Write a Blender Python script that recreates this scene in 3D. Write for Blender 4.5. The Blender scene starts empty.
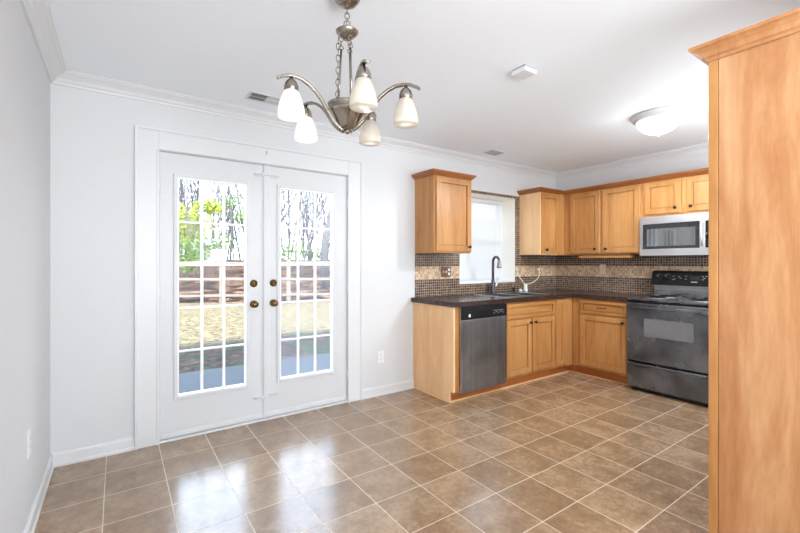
import bpy, bmesh, math, random
from mathutils import Vector, Matrix
random.seed(7)
C = bpy.context.scene.collection
S = bpy.context.scene
PI = math.pi

# ------------------------------------------------------------------ camera, world, sun, exposure
W = 5.207          # x of the right wall; x runs along the back wall, d = distance from it (y = -d)
CZ = 2.4545        # ceiling height
cam_d = bpy.data.cameras.new('camera'); cam = bpy.data.objects.new('camera', cam_d); C.objects.link(cam)
cam.location = (0.3406, -3.3042, 1.2686)
cam.rotation_euler = (PI / 2, 0, -0.6089)
cam_d.sensor_width = 36.0; cam_d.lens = 406.09 / 800 * 36
cam_d.shift_x = -0.58 / 800; cam_d.shift_y = (262.64 - 266.5) / 800
cam_d.clip_start = 0.02; cam_d.clip_end = 300
S.camera = cam
S.view_settings.view_transform = 'Standard'
S.view_settings.look = 'None'
S.view_settings.exposure = 0.11
S.view_settings.gamma = 1.0
S.view_settings.use_curve_mapping = False
try:
    S.cycles.max_bounces = 10; S.cycles.diffuse_bounces = 6; S.cycles.transparent_max_bounces = 24
    S.cycles.sample_clamp_indirect = 6.0
except Exception:
    pass
wd = bpy.data.worlds.new('sky'); S.world = wd; wd.use_nodes = True
nt = wd.node_tree; nt.nodes.clear()
wo = nt.nodes.new('ShaderNodeOutputWorld'); bg = nt.nodes.new('ShaderNodeBackground')
tc = nt.nodes.new('ShaderNodeTexCoord'); sx = nt.nodes.new('ShaderNodeSeparateXYZ'); rp = nt.nodes.new('ShaderNodeValToRGB')
nt.links.new(tc.outputs['Generated'], sx.inputs[0]); nt.links.new(sx.outputs['Z'], rp.inputs[0])
rp.color_ramp.elements[0].position = 0.0; rp.color_ramp.elements[0].color = (0.88, 0.94, 1.0, 1)
rp.color_ramp.elements[1].position = 0.75; rp.color_ramp.elements[1].color = (0.50, 0.72, 1.0, 1)
nt.links.new(rp.outputs[0], bg.inputs[0]); bg.inputs[1].default_value = 7.5
nt.links.new(bg.outputs[0], wo.inputs[0])
sun_d = bpy.data.lights.new('sun', 'SUN'); sun = bpy.data.objects.new('sun', sun_d); C.objects.link(sun)
sun_d.energy = 8.0; sun_d.angle = math.radians(0.6); sun_d.color = (1.0, 0.93, 0.80)
sun.rotation_euler = Vector((0.20, math.cos(math.radians(35)), -math.sin(math.radians(35)))).to_track_quat('-Z', 'Y').to_euler()

def area(name, loc, direction, sx_, sy_, power, col=(1, 1, 1)):
    l = bpy.data.lights.new(name, 'AREA'); o = bpy.data.objects.new(name, l); C.objects.link(o)
    l.shape = 'RECTANGLE'; l.size = sx_; l.size_y = sy_; l.energy = power; l.color = col
    o.location = loc; o.rotation_euler = Vector(direction).to_track_quat('-Z', 'Z').to_euler()
    return o
# added fill lights at the made-up rear and left wall windows, behind the camera
area('rear_fill_light', (1.3, -5.32, 1.35), (0.15, 1, 0.85), 1.9, 1.7, 84, (0.90, 0.96, 1.0))
area('left_fill_light', (0.04, -4.45, 1.4), (1, 0.05, 0.50), 1.0, 1.5, 45, (0.90, 0.96, 1.0))

# added kitchen fill light at a made-up partition window, hidden behind the tall cabinet
area('kitchen_fill_light', (3.75, -3.24, 1.78), (0.55, 1, 0.12), 1.1, 0.9, 33, (0.90, 0.96, 1.0))

# ------------------------------------------------------------------ materials
def mat(name):
    m = bpy.data.materials.new(name); m.use_nodes = True
    n = m.node_tree; b = n.nodes['Principled BSDF']
    return m, n, b
def N(n, t, **k):
    x = n.nodes.new(t)
    for a, v in k.items(): setattr(x, a, v)
    return x
def val(n, s, v):
    if hasattr(v, 'is_output') or isinstance(v, bpy.types.NodeSocket): n.links.new(v, s)
    else: s.default_value = v
def M_(n, op, a, b=0.0, c=None, clamp=False):
    x = N(n, 'ShaderNodeMath', operation=op); x.use_clamp = clamp
    val(n, x.inputs[0], a); val(n, x.inputs[1], b)
    if c is not None: val(n, x.inputs[2], c)
    return x.outputs[0]
def MIX(n, f, a, b):
    x = N(n, 'ShaderNodeMix', data_type='RGBA')
    val(n, x.inputs['Factor'], f); val(n, x.inputs['A'], a); val(n, x.inputs['B'], b)
    return x.outputs['Result']
def c4(r, g, b): return (r, g, b, 1)
def lin(r, g, b):
    f = lambda v: (v / 255 / 12.92) if v <= 10 else ((v / 255 + 0.055) / 1.055) ** 2.4
    return (f(r), f(g), f(b), 1)
def ramp(n, fac, stops):
    x = N(n, 'ShaderNodeValToRGB'); val(n, x.inputs[0], fac)
    e = x.color_ramp.elements
    while len(e) < len(stops): e.new(0.5)
    for k, (p, c) in enumerate(stops): e[k].position = p; e[k].color = c
    return x.outputs[0]
def pos(n):
    g = N(n, 'ShaderNodeNewGeometry'); return g.outputs['Position']
def mapping(n, scale, loc=(0, 0, 0)):
    x = N(n, 'ShaderNodeMapping'); n.links.new(pos(n), x.inputs['Vector'])
    x.inputs['Scale'].default_value = scale; x.inputs['Location'].default_value = loc
    return x.outputs[0]
def noise(n, vec, scale, detail=3, rough=0.55, dist=0.0):
    x = N(n, 'ShaderNodeTexNoise'); n.links.new(vec, x.inputs['Vector'])
    x.inputs['Scale'].default_value = scale; x.inputs['Detail'].default_value = detail
    x.inputs['Roughness'].default_value = rough; x.inputs['Distortion'].default_value = dist
    return x.outputs['Fac']
def bump(n, b, h, strength, dist=0.01):
    x = N(n, 'ShaderNodeBump'); x.inputs['Strength'].default_value = strength; x.inputs['Distance'].default_value = dist
    n.links.new(h, x.inputs['Height']); n.links.new(x.outputs[0], b.inputs['Normal'])
def plain(name, col, rough=0.5, metal=0.0, spec=0.5, nz=0.04, nscale=30, coat=0.0):
    m, n, b = mat(name)
    f = noise(n, pos(n), nscale, 2)
    lo = tuple(max(0, v * (1 - nz)) for v in col[:3]) + (1,); hi = tuple(min(1, v * (1 + nz)) for v in col[:3]) + (1,)
    n.links.new(MIX(n, f, lo, hi), b.inputs['Base Color'])
    b.inputs['Roughness'].default_value = rough; b.inputs['Metallic'].default_value = metal
    b.inputs['Specular IOR Level'].default_value = spec; b.inputs['Coat Weight'].default_value = coat
    return m

WALL = plain('wall_paint', (0.66, 0.665, 0.675, 1), 0.55, spec=0.3, nz=0.006)
CEIL = plain('ceiling_paint', (0.87, 0.905, 0.945, 1), 0.7, spec=0.2, nz=0.006)
TRIM = plain('trim_paint', (0.69, 0.695, 0.705, 1), 0.35, nz=0.005)
DOORP = plain('door_paint', (0.64, 0.645, 0.66, 1), 0.4, nz=0.008)
LITE = plain('lite_frame_vinyl', (0.90, 0.90, 0.91, 1), 0.35, nz=0.004)
PLATE = plain('white_plastic', (0.80, 0.80, 0.80, 1), 0.35)
CREAM = plain('cream_paint', (0.91, 0.87, 0.79, 1), 0.5, nz=0.01)
BLACKP = plain('black_plastic', (0.010, 0.010, 0.011, 1), 0.28, spec=0.3)
BRONZE = plain('dark_bronze', (0.035, 0.022, 0.014, 1), 0.35, metal=0.7)
BRASS = plain('aged_brass', (0.20, 0.115, 0.04, 1), 0.28, metal=1.0, nz=0.15, nscale=90)
NICKEL = plain('brushed_nickel', (0.34, 0.30, 0.255, 1), 0.26, metal=1.0, nz=0.08, nscale=60)
STEEL = plain('stainless_steel', (0.62, 0.62, 0.63, 1), 0.30, metal=1.0, nz=0.04)
GUN = plain('dark_faucet_metal', (0.10, 0.095, 0.10, 1), 0.3, metal=0.9)
GREYL = plain('grey_lettering', (0.45, 0.45, 0.46, 1), 0.5)
WHITEL = plain('white_lettering', (0.8, 0.8, 0.8, 1), 0.5)
VENTG = plain('mount_grey', (0.30, 0.30, 0.31, 1), 0.6)  # mid grey for the smoke alarm mount
VENTD = plain('opening_shade', (0.05, 0.05, 0.05, 1), 0.8)

def wood(name, scale, c0, c1, c2, rough=0.36, st=(0.28, 0.72)):
    m, n, b = mat(name)
    oi = N(n, 'ShaderNodeObjectInfo')
    off = N(n, 'ShaderNodeVectorMath', operation='ADD'); n.links.new(mapping(n, scale), off.inputs[0])
    sc = N(n, 'ShaderNodeVectorMath', operation='SCALE'); cb = N(n, 'ShaderNodeCombineXYZ')
    for k in range(3): n.links.new(oi.outputs['Random'], cb.inputs[k])
    n.links.new(cb.outputs[0], sc.inputs[0]); sc.inputs['Scale'].default_value = 37.0
    n.links.new(sc.outputs[0], off.inputs[1])
    v = off.outputs[0]
    f1 = noise(n, v, 1.0, 5, 0.6, 0.8); f2 = noise(n, v, 6.0, 3, 0.6)
    f = M_(n, 'ADD', M_(n, 'MULTIPLY', f1, 0.75), M_(n, 'MULTIPLY', f2, 0.25))
    tone = M_(n, 'MULTIPLY_ADD', oi.outputs['Random'], 0.10, -0.05)
    f = M_(n, 'ADD', f, tone)
    n.links.new(ramp(n, f, [(st[0], c0), (0.5, c1), (st[1], c2)]), b.inputs['Base Color'])
    b.inputs['Roughness'].default_value = rough
    b.inputs['Specular IOR Level'].default_value = 0.45
    return m
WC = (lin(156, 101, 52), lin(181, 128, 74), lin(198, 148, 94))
WOOD = wood('honey_maple_upright_grain', (7, 7, 0.9), *WC)
WOODH = wood('honey_maple_level_grain', (1.0, 1.0, 9), *WC)
WOODD = wood('maple_crown', (1.2, 1.2, 9), lin(132, 76, 38), lin(154, 94, 50), lin(172, 112, 64))
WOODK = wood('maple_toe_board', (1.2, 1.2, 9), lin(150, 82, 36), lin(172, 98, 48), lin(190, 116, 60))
WOODP = wood('figured_maple_panel', (8, 8, 1.3), lin(150, 92, 52), lin(174, 121, 78), lin(196, 150, 108), st=(0.28, 0.72))
WOODS = wood('pale_lit_maple', (5, 5, 0.7), lin(222, 168, 114), lin(236, 192, 142), lin(244, 208, 164))  # brighter maple copy, side light put into its colour

def floor_mat():
    m, n, b = mat('ceramic_floor_tiles')
    s = N(n, 'ShaderNodeSeparateXYZ'); n.links.new(pos(n), s.inputs[0])
    u = M_(n, 'DIVIDE', M_(n, 'SUBTRACT', s.outputs['X'], 0.5765), 0.2945)
    v = M_(n, 'DIVIDE', M_(n, 'ADD', s.outputs['Y'], 0.280), 0.2985)
    def edge(q):
        fr = M_(n, 'FRACT', q); return M_(n, 'ABSOLUTE', M_(n, 'SUBTRACT', fr, 0.5))
    e = M_(n, 'MAXIMUM', edge(u), edge(v))
    g = M_(n, 'DIVIDE', M_(n, 'SUBTRACT', e, 0.4905), 0.004, clamp=True)
    cb = N(n, 'ShaderNodeCombineXYZ')
    n.links.new(M_(n, 'FLOOR', u), cb.inputs[0]); n.links.new(M_(n, 'FLOOR', v), cb.inputs[1])
    wn = N(n, 'ShaderNodeTexWhiteNoise', noise_dimensions='3D'); n.links.new(cb.outputs[0], wn.inputs['Vector'])
    off = N(n, 'ShaderNodeVectorMath', operation='ADD'); n.links.new(pos(n), off.inputs[0])
    sc = N(n, 'ShaderNodeVectorMath', operation='SCALE'); n.links.new(wn.outputs['Color'], sc.inputs[0]); sc.inputs['Scale'].default_value = 9
    n.links.new(sc.outputs[0], off.inputs[1])
    f1 = noise(n, off.outputs[0], 7, 5, 0.6, 0.3); f2 = noise(n, off.outputs[0], 34, 5, 0.75)
    f = M_(n, 'ADD', M_(n, 'MULTIPLY', f1, 0.5), M_(n, 'MULTIPLY', f2, 0.5))
    f = M_(n, 'ADD', f, M_(n, 'MULTIPLY_ADD', wn.outputs['Value'], 0.10, -0.05))
    col = ramp(n, f, [(0.22, lin(98, 72, 49)), (0.5, lin(147, 119, 91)), (0.70, lin(188, 160, 130))])
    n.links.new(MIX(n, g, col, lin(204, 184, 160)), b.inputs['Base Color'])
    r = M_(n, 'MULTIPLY_ADD', f2, 0.10, 0.17)
    n.links.new(M_(n, 'ADD', r, M_(n, 'MULTIPLY', g, 0.4)), b.inputs['Roughness'])
    b.inputs['IOR'].default_value = 1.9
    bump(n, b, M_(n, 'SUBTRACT', 1.0, g), 0.1, 0.001)
    return m
FLOOR = floor_mat()

def mosaic_mat():
    m, n, b = mat('mosaic_backsplash_tiles')
    s = N(n, 'ShaderNodeSeparateXYZ'); n.links.new(pos(n), s.inputs[0])
    p = 0.0268
    u = M_(n, 'DIVIDE', M_(n, 'SUBTRACT', s.outputs['X'], s.outputs['Y']), p)
    v = M_(n, 'DIVIDE', M_(n, 'SUBTRACT', s.outputs['Z'], 1.0955), p)
    def edge(q):
        fr = M_(n, 'FRACT', q); return M_(n, 'ABSOLUTE', M_(n, 'SUBTRACT', fr, 0.5))
    e = M_(n, 'MAXIMUM', edge(u), edge(v))
    g = M_(n, 'DIVIDE', M_(n, 'SUBTRACT', e, 0.425), 0.02, clamp=True)
    cb = N(n, 'ShaderNodeCombineXYZ')
    n.links.new(M_(n, 'FLOOR', u), cb.inputs[0]); n.links.new(M_(n, 'FLOOR', v), cb.inputs[1])
    wn = N(n, 'ShaderNodeTexWhiteNoise', noise_dimensions='3D'); n.links.new(cb.outputs[0], wn.inputs['Vector'])
    big = noise(n, pos(n), 6, 2)
    t = M_(n, 'ADD', M_(n, 'MULTIPLY', wn.outputs['Value'], 0.6), M_(n, 'MULTIPLY', big, 0.3))
    dark = ramp(n, t, [(0.15, lin(46, 36, 32)), (0.5, lin(84, 66, 57)), (0.75, lin(122, 95, 76)), (1.0, lin(165, 138, 114))])
    fine = noise(n, pos(n), 160, 3, 0.7)
    lt = M_(n, 'ADD', M_(n, 'MULTIPLY', wn.outputs['Value'], 0.5), M_(n, 'MULTIPLY', fine, 0.5))
    light = ramp(n, lt, [(0.2, lin(158, 124, 92)), (0.5, lin(204, 172, 140)), (0.8, lin(230, 206, 176))])
    z = s.outputs['Z']
    band = M_(n, 'MULTIPLY', M_(n, 'GREATER_THAN', z, 1.0955), M_(n, 'LESS_THAN', z, 1.2295))
    col = MIX(n, band, dark, light)
    n.links.new(MIX(n, g, col, lin(186, 164, 142)), b.inputs['Base Color'])
    n.links.new(M_(n, 'ADD', 0.16, M_(n, 'MULTIPLY', M_(n, 'MAXIMUM', g, band), 0.4)), b.inputs['Roughness'])
    bump(n, b, M_(n, 'SUBTRACT', 1.0, g), 0.4, 0.001)
    return m
MOSAIC = mosaic_mat()

def counter_mat():
    m, n, b = mat('dark_speckled_counter')
    f = noise(n, pos(n), 55, 5, 0.75); f2 = noise(n, pos(n), 260, 2)
    t = M_(n, 'ADD', M_(n, 'MULTIPLY', f, 0.6), M_(n, 'MULTIPLY', f2, 0.4))
    n.links.new(ramp(n, t, [(0.35, lin(28, 20, 18)), (0.52, lin(58, 42, 37)), (0.7, lin(104, 80, 68))]), b.inputs['Base Color'])
    b.inputs['Roughness'].default_value = 0.22
    return m
COUNTER = counter_mat()

def brushed(name, c0, c1, rough, scale=(60, 60, 0.6), metal=1.0):
    m, n, b = mat(name)
    f = noise(n, mapping(n, scale), 1.0, 3, 0.6); g = noise(n, pos(n), 3.2, 3, 0.6, 0.6)
    t = M_(n, 'ADD', M_(n, 'MULTIPLY', f, 0.4), M_(n, 'MULTIPLY', g, 0.6))
    n.links.new(ramp(n, t, [(0.3, c0), (0.7, c1)]), b.inputs['Base Color'])
    n.links.new(M_(n, 'MULTIPLY_ADD', g, 0.2, rough), b.inputs['Roughness'])
    b.inputs['Metallic'].default_value = metal
    return m
DWSTEEL = brushed('smudged_dark_steel', lin(116, 116, 118), lin(176, 176, 178), 0.28)
MWSTEEL = brushed('bright_brushed_steel', lin(200, 200, 203), lin(226, 226, 229), 0.30, (0.6, 0.6, 60))
def stove_mat():
    m, n, b = mat('smeared_black_enamel')
    g = noise(n, pos(n), 4.0, 3, 0.5, 0.1)
    n.links.new(ramp(n, g, [(0.30, lin(84, 84, 87)), (0.75, lin(136, 137, 142))]), b.inputs['Base Color'])
    n.links.new(M_(n, 'MULTIPLY_ADD', g, 0.14, 0.20), b.inputs['Roughness'])
    b.inputs['Metallic'].default_value = 0.8
    return m
STOVE = stove_mat()
DARKGL = plain('dark_oven_glass', (0.018, 0.018, 0.019, 1), 0.08, nz=0.1)
DARKGL.node_tree.nodes['Principled BSDF'].inputs['IOR'].default_value = 1.6

def gloss_glass(name, col, rough, ior):
    m = plain(name, col, rough, nz=0.3, nscale=9); m.node_tree.nodes['Principled BSDF'].inputs['IOR'].default_value = ior
    return m

def glass_mat(name, veil):
    m, n, b = mat(name); n.nodes.remove(b)
    out = n.nodes['Material Output']
    t = N(n, 'ShaderNodeBsdfTransparent'); g = N(n, 'ShaderNodeBsdfGlossy'); g.inputs['Roughness'].default_value = 0.02
    mx = N(n, 'ShaderNodeMixShader'); lw = N(n, 'ShaderNodeFresnel'); lw.inputs['IOR'].default_value = 1.13
    n.links.new(lw.outputs[0], mx.inputs[0]); n.links.new(t.outputs[0], mx.inputs[1]); n.links.new(g.outputs[0], mx.inputs[2])
    o = mx.outputs[0]
    if veil:
        d = N(n, 'ShaderNodeBsdfDiffuse'); d.inputs['Color'].default_value = c4(0.9, 0.9, 0.92)
        tr = N(n, 'ShaderNodeBsdfTranslucent'); tr.inputs['Color'].default_value = c4(0.9, 0.9, 0.93)
        m1 = N(n, 'ShaderNodeMixShader'); m1.inputs[0].default_value = 0.6
        n.links.new(d.outputs[0], m1.inputs[1]); n.links.new(tr.outputs[0], m1.inputs[2])
        m2 = N(n, 'ShaderNodeMixShader'); f = noise(n, pos(n), 5, 3)
        n.links.new(M_(n, 'MULTIPLY_ADD', f, veil * 0.6, veil * 0.7), m2.inputs[0])
        n.links.new(o, m2.inputs[1]); n.links.new(m1.outputs[0], m2.inputs[2]); o = m2.outputs[0]
    n.links.new(o, out.inputs['Surface'])
    return m
GLASS = glass_mat('clear_pane', 0.0)
GLASSV = glass_mat('hazy_pane', 0.05)  # milky white veil mixed over the clear glass

def blind_mat():
    m, n, b = mat('white_blind_slats'); n.nodes.remove(b)
    d = N(n, 'ShaderNodeBsdfDiffuse'); t = N(n, 'ShaderNodeBsdfTranslucent'); mx = N(n, 'ShaderNodeMixShader')
    f = noise(n, pos(n), 20, 2); col = MIX(n, f, c4(0.76, 0.76, 0.765), c4(0.79, 0.79, 0.79))
    n.links.new(col, d.inputs['Color']); n.links.new(col, t.inputs['Color']); mx.inputs[0].default_value = 0.20
    n.links.new(d.outputs[0], mx.inputs[1]); n.links.new(t.outputs[0], mx.inputs[2])
    n.links.new(mx.outputs[0], n.nodes['Material Output'].inputs['Surface'])
    return m
BLIND = blind_mat()
def lampglass(name, col, strength):
    m, n, b = mat(name)
    f = noise(n, mapping(n, (18, 18, 9)), 1.0, 4, 0.6, 1.5)
    cc = MIX(n, f, tuple(v * 0.86 for v in col[:3]) + (1,), col)
    n.links.new(cc, b.inputs['Base Color']); n.links.new(cc, b.inputs['Emission Color'])
    b.inputs['Emission Strength'].default_value = strength; b.inputs['Roughness'].default_value = 0.3
    return m
def shadeglass(name, col, strength):
    m = lampglass(name, col, strength); n = m.node_tree; b = n.nodes['Principled BSDF']
    t = N(n, 'ShaderNodeBsdfTranslucent'); t.inputs['Color'].default_value = col
    mx = N(n, 'ShaderNodeMixShader'); mx.inputs[0].default_value = 0.25
    n.links.new(b.outputs[0], mx.inputs[1]); n.links.new(t.outputs[0], mx.inputs[2])
    n.links.new(mx.outputs[0], n.nodes['Material Output'].inputs['Surface'])
    return m
SHADE = shadeglass('alabaster_glass', (0.62, 0.575, 0.51, 1), 0.05)
SHADEB = shadeglass('alabaster_glass_bright', (0.90, 0.875, 0.835, 1), 0.30)
DOME = shadeglass('lit_dome_glass', (1.0, 0.98, 0.95, 1), 1.2)
BULB = lampglass('lit_bulb_glass', (1.0, 0.97, 0.92, 1), 1.6)

# ------------------------------------------------------------------ mesh helpers
class MB:
    """collects shapes in (x, d, z); T maps local (a, b, z) to (x, d, z)"""
    def __init__(s, T=None): s.v = []; s.f = []; s.sm = []; s.T = T or (lambda a, b, z: (a, b, z))
    def add(s, vs, fs, smooth=False):
        o = len(s.v)
        for q in vs:
            x, d, z = s.T(*q); s.v.append((x, -d, z))
        for q in fs: s.f.append([i + o for i in q]); s.sm.append(smooth)
        return s
    def box(s, a0, a1, b0, b1, z0, z1):
        vs = [(a, b, z) for z in (z0, z1) for b in (b0, b1) for a in (a0, a1)]
        return s.add(vs, [(0, 1, 3, 2), (4, 6, 7, 5), (0, 4, 5, 1), (2, 3, 7, 6), (0, 2, 6, 4), (1, 5, 7, 3)])
    def prism(s, poly, z0, z1):
        n = len(poly)
        vs = [(a, b, z0) for a, b in poly] + [(a, b, z1) for a, b in poly]
        return s.add(vs, [tuple(range(n)), tuple(range(2 * n - 1, n - 1, -1))] + [(i, (i + 1) % n, n + (i + 1) % n, n + i) for i in range(n)])
    def lathe(s, c, prof, seg=24, axis='z', sm=True):
        """prof = [(r, h)]; axis z: h along z, axis b: h along b"""
        vs = []; fs = []
        for r, h in prof:
            for k in range(seg):
                t = 2 * PI * k / seg
                if axis == 'z': vs.append((c[0] + r * math.cos(t), c[1] + r * math.sin(t), c[2] + h))
                elif axis == 'b': vs.append((c[0] + r * math.cos(t), c[1] + h, c[2] + r * math.sin(t)))
                else: vs.append((c[0] + h, c[1] + r * math.cos(t), c[2] + r * math.sin(t)))
        m = len(prof)
        for i in range(m - 1):
            for k in range(seg):
                k2 = (k + 1) % seg
                fs.append((i * seg + k, i * seg + k2, (i + 1) * seg + k2, (i + 1) * seg + k))
        fs.append(tuple(range(seg))); fs.append(tuple((m - 1) * seg + k for k in range(seg)))
        return s.add(vs, fs, sm)
    def tube(s, pts, r, seg=8, closed=False, flat=None):
        """round tube along pts (r number or list); flat=(w,h) sweeps a bar of that section"""
        P = [Vector(p) for p in pts]; n = len(P); vs = []; fs = []
        up = Vector((0, 0, 1)); prev = None
        for i, p in enumerate(P):
            a = P[(i - 1) % n] if (i > 0 or closed) else p; b = P[(i + 1) % n] if (i < n - 1 or closed) else p
            t = (b - a).normalized()
            if prev is None:
                sd = t.cross(up)
                if sd.length < 1e-3: sd = t.cross(Vector((1, 0, 0)))
            else:
                sd = prev - t * prev.dot(t)
            sd.normalize(); prev = sd.copy(); w = sd.cross(t)
            ri = r[i] if isinstance(r, (list, tuple)) else r
            if flat:
                for (k, l) in ((-1, -1), (1, -1), (1, 1), (-1, 1)): vs.append(tuple(p + sd * k * flat[0] / 2 + w * l * flat[1] / 2))
            else:
                for k in range(seg):
                    q = 2 * PI * k / seg; vs.append(tuple(p + sd * math.cos(q) * ri + w * math.sin(q) * ri))
        sg = 4 if flat else seg
        for i in range(n if closed else n - 1):
            j = (i + 1) % n
            for k in range(sg):
                k2 = (k + 1) % sg; fs.append((i * sg + k, i * sg + k2, j * sg + k2, j * sg + k))
        if not closed: fs.append(tuple(range(sg))); fs.append(tuple((n - 1) * sg + k for k in range(sg)))
        return s.add(vs, fs, not flat)
    def torus(s, c, R, r, n1='xz', el=1.0, seg=14, ang=0.0):
        pts = []
        for k in range(seg):
            t = 2 * PI * k / seg; h = R * math.cos(t); z = R * el * math.sin(t)
            if n1 == 'flat': pts.append((c[0] + h, c[1] + R * math.sin(t), c[2]))
            else: pts.append((c[0] + h * math.cos(ang), c[1] + h * math.sin(ang), c[2] + z))
        return s.tube(pts, r, 6, closed=True)
    def sweep(s, prof, path, side=1, closed_path=False):
        """prof = [(out, z)] closed outline; path = [(a, b)]; outwards = left*side of the path, mitred"""
        P = [Vector((p[0], p[1])) for p in path]; n = len(P); m = len(prof); vs = []
        for i, p in enumerate(P):
            d1 = (P[i] - P[i - 1]).normalized() if i > 0 else None
            d2 = (P[i + 1] - P[i]).normalized() if i < n - 1 else None
            n1 = Vector((-d1.y, d1.x)) * side if d1 else None; n2 = Vector((-d2.y, d2.x)) * side if d2 else None
            if n1 and n2:
                o = (n1 + n2); o = o / max(1e-6, o.length_squared) * 2
            else: o = n1 or n2
            for u, z in prof: vs.append((p.x + o.x * u, p.y + o.y * u, z))
        fs = []
        for i in range(n - 1):
            for k in range(m):
                k2 = (k + 1) % m; fs.append((i * m + k, i * m + k2, (i + 1) * m + k2, (i + 1) * m + k))
        fs.append(tuple(range(m))); fs.append(tuple((n - 1) * m + k for k in range(m)))
        return s.add(vs, fs)
    def build(s, name, material, parent=None, bevel=0.0, seg=2, origin=None):
        me = bpy.data.meshes.new(name); me.from_pydata(s.v, [], s.f)
        for p, k in zip(me.polygons, s.sm): p.use_smooth = k
        bm = bmesh.new(); bm.from_mesh(me); bmesh.ops.recalc_face_normals(bm, faces=bm.faces)
        org = Vector((0, 0, 0))
        if parent is not None: org = wloc(parent)
        elif origin is not None: org = Vector((origin[0], -origin[1], origin[2]))
        bmesh.ops.translate(bm, verts=bm.verts, vec=-org)
        bm.to_mesh(me); bm.free()
        me.materials.append(material)
        o = bpy.data.objects.new(name, me); C.objects.link(o)
        if parent is not None: o.parent = parent
        else: o.location = org
        if bevel:
            md = o.modifiers.new('edge', 'BEVEL'); md.width = bevel; md.segments = seg; md.limit_method = 'ANGLE'; md.angle_limit = math.radians(40)
        return o
def wloc(o):
    v = Vector(o.location)
    while o.parent: o = o.parent; v += Vector(o.location)
    return v
def tag(o, label, cat, group=None):
    o['label'] = label; o['category'] = cat
    if group: o['group'] = group
    return o
def thing(name, label, cat, x, d, z, group=None):
    o = bpy.data.objects.new(name, None); C.objects.link(o); o.location = (x, -d, z); o.empty_display_size = 0.1
    return tag(o, label, cat, group)
def struct(o, label=None):
    o['kind'] = 'structure'
    if label: o['label'] = label
    return o
def back_T(face): return lambda a, b, z: (a, face + b, z)          # fronts looking away from the back wall
def right_T(xface): return lambda a, b, z: (xface - b, a, z)       # fronts on the right wall, looking left
def left_T(xface): return lambda a, b, z: (xface + b, a, z)

# ------------------------------------------------------------------ the room
RD = 5.4
struct(MB().box(-0.15, W + 0.15, -0.2, RD + 0.1, -0.12, 0.0).build('floor', FLOOR), 'brown ceramic tile floor with pale grout')
struct(MB().box(-0.15, W + 0.15, -0.2, RD + 0.1, CZ, CZ + 0.1).build('ceiling', CEIL), 'plain white ceiling')
DX0, DX1, DZ = 0.5765, 2.058, 2.060
WX0, WX1, WZ0, WZ1 = 3.431, 4.365, 1.030, 2.055
wb = MB()
wb.box(-0.15, DX0, -0.28, 0, 0, CZ).box(DX0, DX1, -0.28, 0, DZ, CZ).box(DX1, WX0, -0.28, 0, 0, CZ)
wb.box(WX0, WX1, -0.28, 0, 0, WZ0).box(WX0, WX1, -0.28, 0, WZ1, CZ).box(WX1, W + 0.15, -0.28, 0, 0, CZ)
struct(wb.build('wall_back', WALL), 'white wall with the french doors')
wl = MB().box(-0.15, 0, 0, 3.9, 0, CZ).box(-0.15, 0, 5.0, RD + 0.1, 0, CZ).box(-0.15, 0, 3.9, 5.0, 0, 0.6).box(-0.15, 0, 3.9, 5.0, 2.2, CZ)
struct(wl.build('wall_left', WALL), 'plain white wall beside the camera')
struct(MB().box(W, W + 0.15, 0, RD + 0.1, 0, CZ).build('wall_right', WALL), 'white wall behind the range')
wr = MB().box(0, 0.3, RD, RD + 0.15, 0, CZ).box(2.3, W, RD, RD + 0.15, 0, CZ).box(0.3, 2.3, RD, RD + 0.15, 0, 0.45).box(0.3, 2.3, RD, RD + 0.15, 2.25, CZ)
struct(wr.build('wall_rear', WALL))
struct(MB().box(2.36, 3.1, 3.28, 3.40, 0, CZ).box(4.4, W, 3.28, 3.40, 0, CZ).box(3.1, 4.4, 3.28, 3.40, 0, 1.2).box(3.1, 4.4, 3.28, 3.40, 2.3, CZ).build('wall_partition', WALL))
# house roof, eaves shade the yard; long rear overhang added to block the sun
struct(MB().prism([(-6, -0.62), (11, -0.62), (11, 9.5), (-6, 9.5)], 2.62, 2.74).build('roof', plain('roof_shingle', (0.1, 0.1, 0.1, 1), 0.9)))
# outer flanks of the house left and right of the room
ext = plain('house_siding', (0.55, 0.53, 0.5, 1), 0.8)
struct(MB().box(-6, -0.15, -0.2, -0.05, -0.2, 2.62).box(W + 0.15, 11, -0.2, -0.05, -0.2, 2.62).build('wall_exterior', ext))

CROWN = [(0, 2.380), (0.012, 2.380), (0.014, 2.392), (0.024, 2.398), (0.034, 2.414), (0.060, 2.432), (0.070, 2.436), (0.078, 2.446), (0.084, 2.448), (0.084, CZ), (0, CZ)]
struct(MB().sweep(CROWN, [(0, RD), (0, 0), (W, 0), (W, 3.28)], 1).build('trim_1', TRIM), 'white crown moulding round the ceiling')
BASEB = [(0, 0), (0.020, 0), (0.020, 0.014), (0.014, 0.022), (0.014, 0.074), (0.006, 0.088), (0, 0.088)]
struct(MB().sweep(BASEB, [(0, RD), (0, 0), (0.435, 0)], 1).build('baseboard_left', TRIM), 'white baseboard along the left wall and corner')
struct(MB().sweep(BASEB, [(2.197, 0), (2.800, 0)], 1).build('baseboard_back', TRIM), 'white baseboard between the doors and the cabinets')
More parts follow.
